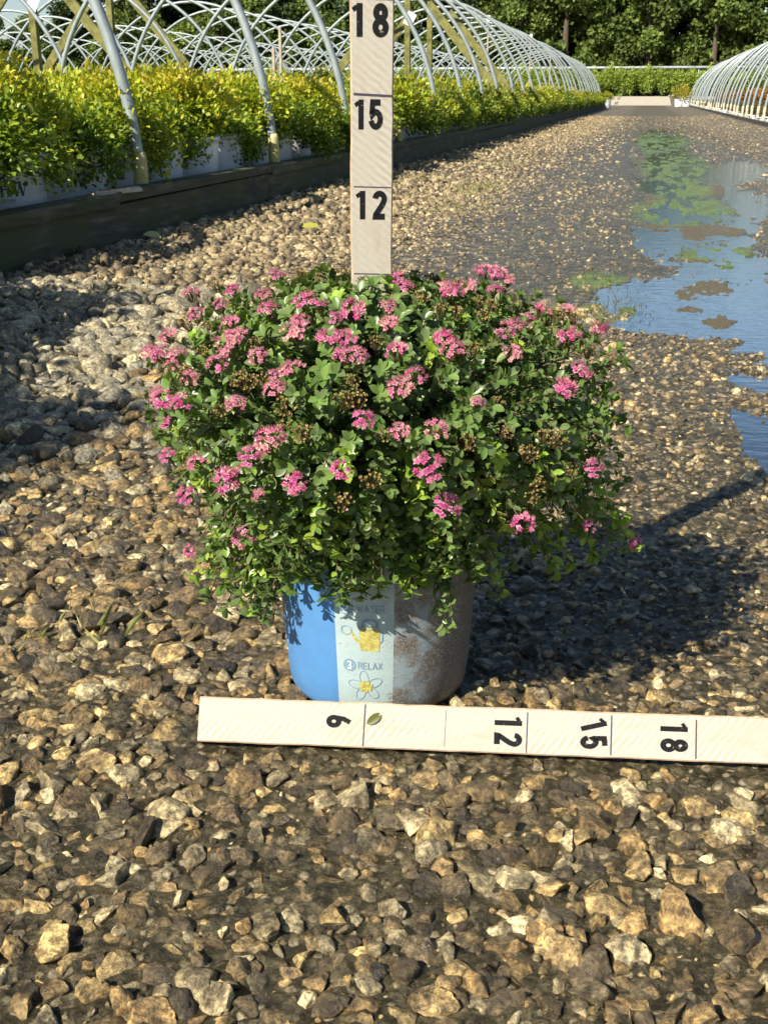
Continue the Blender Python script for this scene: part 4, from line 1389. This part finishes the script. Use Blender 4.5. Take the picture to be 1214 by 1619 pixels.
PGOLD = [(0.10, 0.17, 0.018), (0.17, 0.26, 0.022), (0.28, 0.37, 0.026), (0.42, 0.48, 0.03), (0.52, 0.52, 0.035), (0.55, 0.44, 0.04)]
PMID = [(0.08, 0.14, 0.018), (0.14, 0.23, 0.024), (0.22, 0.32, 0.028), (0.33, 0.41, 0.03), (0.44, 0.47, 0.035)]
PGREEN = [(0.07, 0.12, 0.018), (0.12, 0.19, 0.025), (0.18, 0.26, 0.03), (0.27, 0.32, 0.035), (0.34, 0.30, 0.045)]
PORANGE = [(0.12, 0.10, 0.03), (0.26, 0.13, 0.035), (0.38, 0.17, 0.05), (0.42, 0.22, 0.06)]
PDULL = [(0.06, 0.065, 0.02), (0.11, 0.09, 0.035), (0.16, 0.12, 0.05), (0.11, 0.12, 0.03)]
def bm_(name, *a, **k):
    v, f, c = bush_mesh(*a, **k)
    return mesh_np(name, v, f, c, True, M['bushleaf'])
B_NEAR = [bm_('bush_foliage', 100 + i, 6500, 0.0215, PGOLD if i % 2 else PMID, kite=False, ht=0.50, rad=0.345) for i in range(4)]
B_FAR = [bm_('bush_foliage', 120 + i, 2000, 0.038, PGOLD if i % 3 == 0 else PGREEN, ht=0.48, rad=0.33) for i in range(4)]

pp = [(0.150, 0.0), (0.156, 0.01), (0.174, 0.225), (0.175, 0.24), (0.181, 0.242), (0.182, 0.262), (0.179, 0.265), (0.172, 0.262), (0.166, 0.235), (0.01, 0.232)]
v_, f_ = lathe(pp, 40)
mb = MB(); mb.add(v_, f_)
POTM = mb.mesh('white_pot', M['whitepot'], True)
def wrap_w(u, v, lift):
    r = 0.156 + 0.018 * (v - 0.01) / 0.215 + lift
    a = u / 0.165
    return (r * math.cos(a), r * math.sin(a), v)
dl = Decal(wrap_w)
def serif(pts, w_): dl.stroke(pts, w_, 0, step=.008)
hh, yb, x0 = 0.052, 0.118, -0.045
serif([(x0, yb), (x0, yb + hh)], .0095)
dl.stroke([(x0, yb + hh - .002)] + [(x0 + .012 + .016 * math.cos(R(a)), yb + hh * .74 + .0125 * math.sin(R(a))) for a in range(90, -91, -20)] + [(x0, yb + hh * .49)], .0045, 0, step=None)
serif([(x0 - .009, yb), (x0 + .009, yb)], .0026); serif([(x0 - .009, yb + hh), (x0 + .002, yb + hh)], .0026)
serif([(x0 + .040, yb + hh), (x0 + .053, yb)], .0095)
serif([(x0 + .053, yb), (x0 + .066, yb + hh * .95)], .0035)
serif([(x0 + .062, yb + hh), (x0 + .076, yb)], .0095)
serif([(x0 + .076, yb), (x0 + .090, yb + hh)], .0035)
serif([(x0 + .033, yb + hh), (x0 + .047, yb + hh)], .0026); serif([(x0 + .084, yb + hh), (x0 + .096, yb + hh)], .0026)
lfp = [(x0 + .016, yb - .002), (x0 + .020, yb + .014), (x0 + .032, yb + .024), (x0 + .045, yb + .030), (x0 + .044, yb + .012), (x0 + .034, yb + .001)]
dl.fill(lfp, 1)
dl.text('PROVEN', x0 - .004, yb - .020, .011, .0026, 2)
LOGO = dl.mb.mesh('pot_logo', [M['print'], M['greenprint'], M['greyprint']])

def make_bush(fm, pot_on=True, logo=True):
    t = thing('potted_bush', 'x', 'potted bush')
    if pot_on:
        p_ = link('pot', POTM, t)
        if logo: link('logo', LOGO, p_, label='dark serif letters PW with a green leaf')
    link('foliage', fm, t)
    return t

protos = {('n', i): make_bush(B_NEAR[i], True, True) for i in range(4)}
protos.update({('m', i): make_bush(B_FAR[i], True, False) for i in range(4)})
used = set()
def put_bush(key, x, y, rz, s, label, group, logo_to=None, lean=None):
    src = protos[key]
    if key in used: o = copy_tree(src)
    else:
        o = src
        used.add(key)
    o.location = (x, y, BZ)
    o.rotation_euler = (0, 0, rz)
    o.scale = (1, 1, 1)
    for ch in o.children:
        if ch.name.startswith('foliage'):
            ch.scale = (s, s, s * random.uniform(.92, 1.08))
            ch.rotation_euler = (0, 0, random.uniform(0, 6.28))
        elif logo_to is not None:
            ch.rotation_euler = (0, 0, logo_to)
    o['label'], o['group'] = label, group
    if lean:
        for ch in o.children:
            if ch.name.startswith('foliage'): ch.location = lean
    return o

nb = 0
FRONT = 'potted bushes in the front row of the left bed'
y = 4.70 + 0.23 - 0.46 * 9
specials = {3: 'yellow green potted bush at the left edge of the photo whose white pot sits nearest the corner', 4: 'yellow green potted bush whose white pot shows a dark PW logo left of the nearest hoop pipe',
            6: 'yellow green potted bush whose white pot shows a PW logo just right of the nearest hoop pipe'}
k = 0
while y < 57 and nb < 120:
    if y < 9:
        key = ('n', k % 4)
    else:
        key = ('m', k % 4)
    px_, py_ = project(np.array(-2.2), np.array(y), np.array(0.4))
    if px_ < 200: lab = 'yellow green bush in the front row, left of the nearest big hoop pipe'
    elif px_ < 410: lab = 'yellow green bush in the front row between the first two big hoop pipes'
    elif px_ < 590: lab = 'green potted bush in front row between second big hoop pipe and upright stick'
    elif px_ < 760: lab = 'green potted bush overhanging the board just right of the upright stick'
    else: lab = 'potted green bush in the front row far along the path edge'
    o = put_bush(key, -2.335 + random.uniform(-.02, .02), y + random.uniform(-.02, .02), 0, random.uniform(.94, 1.12) * (1.9 if y < 1.8 else 1.25 if y < 2.3 else 1.06 if y < 9 else 1.14), lab, FRONT, logo_to=-1.0 + random.choice([0.0, .25, -.35, .1]), lean=(0.0, 0, -0.135) if y < 7.0 else (0.17, 0, -0.15))  # nearest bushes, out of view, are enlarged to throw more shade on the gravel
    y += 0.46
    k += 1
    nb += 1
INNER = 'potted bushes behind the front row of the left bed'
rest = []
for ri, x in enumerate(np.arange(-2.80, -6.9, -0.42)):
    y = 1.2 + ri * 0.6 + random.uniform(0, .3)
    while y < 57:
        pxv, _ = project(np.array(x), np.array(y), np.array(0.7))
        if pxv > -60 or (ri < 2 and y < 4):
            orange = y > 24 and ri > 1
            if nb < 292 and y < 9 + 7 * (ri < 5) - 0.3 * ri:
                lab = 'golden yellow potted bush in the second row, just behind the front row' if ri == 0 else 'golden yellow potted bush deep in the left bed under the first tunnel'
                put_bush(('n' if (y < 7 and ri < 3) else 'm', random.randrange(4)), x, y, 0, random.uniform(1.02, 1.28), lab, INNER)
                nb += 1
            else:
                rest.append((x, y, orange))
        y += 0.43 + random.uniform(-.02, .03)
    if x < -6.3: break

v, f, c = bush_mesh(190, 1100, 0.07, PGREEN, rad=0.36, ht=0.60)
t = thing('shade_shrub', 'added unseen shrub beside the photographer that casts shade on the left gravel', 'tall shrub', (-2.26, -0.12, BZ))  # out of view, added to cast the dark band on the left gravel
mb = MB(); mb.tube([(0, 0, 0), (.01, 0, .8), (0, 0.01, 1.7)], [.016, .013, .008], 8)
link('stem', mb.mesh('shrub_trunk', M['bark'], True), t)
link('crown', mesh_np('shrub_crown', v + np.array([0, 0, 1.25]), f, c, True, M['bushleaf']), t)

def mass(name, items, meshes, label, cat):
    VV, FF, CC, o_ = [], [], [], 0
    for (x, y, z, s, kk) in items:
        v, f, c = meshes[kk]
        a = random.uniform(0, 6.28)
        ca, sa = math.cos(a), math.sin(a)
        vv = v @ np.array([[ca, sa, 0], [-sa, ca, 0], [0, 0, 1]]) * s + np.array([x, y, z])
        VV.append(vv); FF.append(f + o_); CC.append(c)
        o_ += len(v)
    me = mesh_np(name, np.concatenate(VV), np.concatenate(FF), np.concatenate(CC), True, M['bushleaf'])
    return tag(link(name, me), label, cat, None, 'stuff')

mg = [bush_mesh(140 + i, 170, 0.085, PGREEN if i == 2 else PGOLD, rad=0.24, ht=0.44) for i in range(3)]
mo = [bush_mesh(150 + i, 150, 0.085, PORANGE, rad=0.26, ht=0.42) for i in range(3)]
mass('shrubbery', [(x, y, BZ, random.uniform(1.0, 1.3), random.randrange(3)) for (x, y, o_) in rest if not o_], mg, 'mass of golden bushes filling the left bed farther back', 'shrubs')
mass('orange_shrubbery', [(x, y, BZ, random.uniform(1.05, 1.35), random.randrange(3)) for (x, y, o_) in rest if o_] +
     [(x, y, .05, random.uniform(1.0, 1.3), random.randrange(3)) for x in np.arange(3.6, 8, .5) for y in np.arange(38, 66, .6)], mo, 'mass of orange leafed shrubs in the far beds', 'shrubs')
# second and third beds at the left
mass('far_shrubbery', [(x + random.uniform(-.1, .1), y, BZ, random.uniform(1.0, 1.3), random.randrange(3)) for x in np.arange(-7.4, -20, -.55) for y in np.arange(max(5.0, -x * 1.45), 57, .6)], mg, 'mass of golden bushes in the beds under the farther left tunnels', 'shrubs')

# ------------------------------------------------------------------ right bed
rb = MB()
rb.add([(2.14, 14, 0.05), (60, 14, 0.05), (60, 70, 0.05), (2.14, 70, 0.05)], [(0, 1, 2, 3)])
tag(link('terrain', rb.mesh('right_bed', M['bedsoil'])), 'dark fabric covered bed under the right tunnel', None, None, 'structure')
for i, (y0, y1) in enumerate(((14, 24), (24, 34), (34, 44), (44, 54), (54, 67))):
    mb = MB(); mb.box((2.10, (y0 + y1) / 2, 0.045), (0.06, y1 - y0 - .01, 0.15), jit=.004)
    o = link('edging_rail', bevel(mb.mesh('edging_rail', M['darkedge']), .006))
    tag(o, 'low dark edging rail of the bed on the right side of the path', 'edging rail', 'rails edging the right bed')
dm = [bm_('low_bush', 160 + i, 420, 0.045, PDULL, rad=0.2, ht=0.3) for i in range(3)]
ry = []
for ri, x in enumerate((2.35, 2.75, 3.15)):
    y = 21.0 + ri
    while y < 66:
        ry.append((x, y)); y += 0.55
p_first = None
for i, (x, y) in enumerate(ry):
    if p_first is None:
        t = thing('low_bush', 'low dull green and brown bush in a white pot in the right bed', 'low bush', (0, 0, 0), 0, 'low potted bushes in the right bed')
        link('pot', POTM, t); link('foliage', dm[0], t)
        p_first = t
    else:
        t = copy_tree(p_first)
        for ch in t.children:
            if ch.name.startswith('foliage'): ch.data = dm[i % 3]
    t.location = (x + random.uniform(-.05, .05), y, -0.11)
    s = random.uniform(.95, 1.2)
    t.scale = (s, s, s)
    t.rotation_euler = (0, 0, random.uniform(0, 6.28))
yb_ = [bm_('yellow_bush', 170 + i, 500, 0.075, [(0.25, 0.26, 0.03), (0.42, 0.38, 0.04), (0.55, 0.45, 0.07)], rad=0.45, ht=0.7) for i in range(2)]
for (x, y, lab, s, dmsh) in ((1.62, 66, 'bright yellow bush at the far corner of the right bed', 1.5, yb_[0]), (1.95, 64.5, 'bright yellow bush beside the far end of the right tunnel', 1.3, yb_[1]), (-1.95, 58.5, 'olive green bush at the far corner of the left bed', 1.3, B_FAR[0])):
    t = thing('potted_bush', lab, 'potted bush', (x, y, 0.0))
    t.scale = (s, s, s)
    link('pot', POTM, t); link('foliage', dmsh, t)

# ------------------------------------------------------------------ far row of tall plants, rail, trees
PTALL = [(0.16, 0.24, 0.04), (0.27, 0.37, 0.06), (0.38, 0.48, 0.09), (0.48, 0.55, 0.13)]
tall = [bm_('tall_plant', 180 + i, 1500, 0.16, PTALL, rad=0.75, ht=2.85) for i in range(3)]
FARZ = 0.52
x = -30.0
while x < 12:
    o = link('tall_plant', tall[random.randrange(3)], None, (x, 89.5 + random.uniform(-.2, .2), FARZ - 0.35), random.uniform(0, 6.28))
    o.scale = (1, 1, random.uniform(.92, 1.06))
    tag(o, 'tall green plant in the long row beyond the pale cross road', 'plant', 'tall plants beyond the cross road')
    x += 0.7
t = thing('pipe_rail', 'long grey horizontal pipe rail on posts above the far green plants', 'pipe rail', (0, 91, FARZ))
mb = MB(); mb.tube([(-34, 0, 1.98), (14, 0, 1.98)], 0.10, 8); link('rail', mb.mesh('rail', M['palepipe'], True), t)
for x in np.arange(-33, 14, 2.6):
    mb = MB(); mb.tube([(x, 0, 0), (x, 0, 1.9)], 0.035, 8); link('post', mb.mesh('rail_post', M['palepipe'], True), t)

def tree_meshes(seed, h, rad, pal, nleaf, ls):
    rg = np.random.default_rng(seed)
    rr_ = random.Random(seed)
    mb = MB()
    mb.tube([(0, 0, -.3), (rr_.uniform(-.2, .2), 0, h * .3), (rr_.uniform(-.3, .3), rr_.uniform(-.3, .3), h * .62), (0, 0, h * .9)], [.30, .22, .14, .04], 8)
    nc = 24
    cc = []
    for k in range(nc):
        zf = rr_.uniform(0.10, 0.97)
        prof = math.sin(math.pi * min(1, 0.18 + zf * 0.80)) ** 0.6
        a, q = rr_.uniform(0, 6.283), math.sqrt(rr_.random()) * rad * prof
        cc.append((q * math.cos(a), q * math.sin(a), zf * h, rr_.uniform(.20, .40) * rad))
        if k % 3 == 0: mb.tube([(0, 0, zf * h * .7), (q * math.cos(a) * .9, q * math.sin(a) * .9, zf * h)], [.07, .03], 5, False)
    cc = np.array(cc)
    w_ = cc[:, 3] ** 2
    which = rg.choice(nc, nleaf, p=w_ / w_.sum())
    d = unit(rg.normal(size=(nleaf, 3)))
    d[:, 2] = d[:, 2] * 0.85 + 0.1
    P_ = cc[which, :3] + d * cc[which, 3:4] * rg.uniform(.55, 1.08, (nleaf, 1))
    tone = rg.uniform(.55, 1.35, nc)
    D_ = d * .6 + rg.normal(size=(nleaf, 3)) * .6 + np.array([0, 0, -.2])
    N_ = unit(d + np.array([0, 0, .6]) + rg.normal(size=(nleaf, 3)) * .5)
    pal = np.array(pal)
    col_ = pal[rg.integers(0, len(pal), nleaf)] * (tone[which] * rg.uniform(.75, 1.25, nleaf))[:, None]
    v, f, c = leaves(P_, D_, N_, ls * rg.uniform(.6, 1.35, nleaf), rg.uniform(.9, 1.4, nleaf), col_, KT, KF)
    return mb.mesh('trunk', M['bark'], True), mesh_np('crown', v, f, c, True, M['farleaf'])

PD = [(0.024, 0.042, 0.011), (0.04, 0.066, 0.016), (0.062, 0.095, 0.022)]
PM = [(0.075, 0.115, 0.024), (0.12, 0.17, 0.034), (0.17, 0.225, 0.05)]
PL = [(0.10, 0.14, 0.03), (0.14, 0.19, 0.04), (0.18, 0.22, 0.045)]
TK = [tree_meshes(201, 9.2, 3.0, PD, 9000, .34), tree_meshes(202, 8.8, 3.4, PM, 9000, .34), tree_meshes(203, 7.6, 2.6, PM, 8000, .32), tree_meshes(204, 5.0, 2.3, PL, 6000, .28), tree_meshes(205, 9.8, 3.2, PD, 9000, .36), tree_meshes(206, 5.5, 2.6, PM, 6000, .28)]
TL = ['tall dark green tree', 'broad mid green tree', 'rounded mid green tree', 'low light green tree at the treeline foot', 'very dark tall tree', 'low mid green tree at the treeline foot']
TLs = ['standing behind the left hoop tunnels', 'standing straight behind the end of the path', 'standing behind the right hoop tunnel']
tp = {}
def put_tree(kk, x, y, s, rz):
    if kk not in tp:
        t = thing('tree', 'x', 'tree')
        link('trunk', TK[kk][0], t); link('crown', TK[kk][1], t)
        tp[kk] = t
    else:
        t = copy_tree(tp[kk])
    px_, _ = project(np.array(x), np.array(y), np.array(3.0))
    t.location = (x, y, FARZ - .1)
    t.scale = (s, s, s * random.uniform(.95, 1.05))
    t.rotation_euler = (0, 0, rz)
    t['label'] = TL[kk] + ' ' + TLs[0 if px_ < 930 else (1 if px_ < 1110 else 2)]
    t['group'] = 'trees of the far treeline'
for row, (Y, st) in enumerate(((98, 2.9), (103, 3.6), (109, 4.2))):
    x = -52.0 - row * 6
    while x < 24:
        kk = random.choice([3, 5, 2, 5]) if row == 0 else random.choice([0, 1, 2, 4, 0, 1])
        s = random.uniform(.88, 1.12) * (1.0, 1.04, 1.12)[row]
        left = float(np.clip((-x - 44) / 14, 0, 1))
        s *= 1 - 0.35 * left
        if row == 0: s *= random.uniform(.6, 1.3)
        put_tree(kk, x, Y + random.uniform(-1.5, 1.5), s, random.uniform(0, 6.28))
        x += st * random.uniform(.8, 1.2)
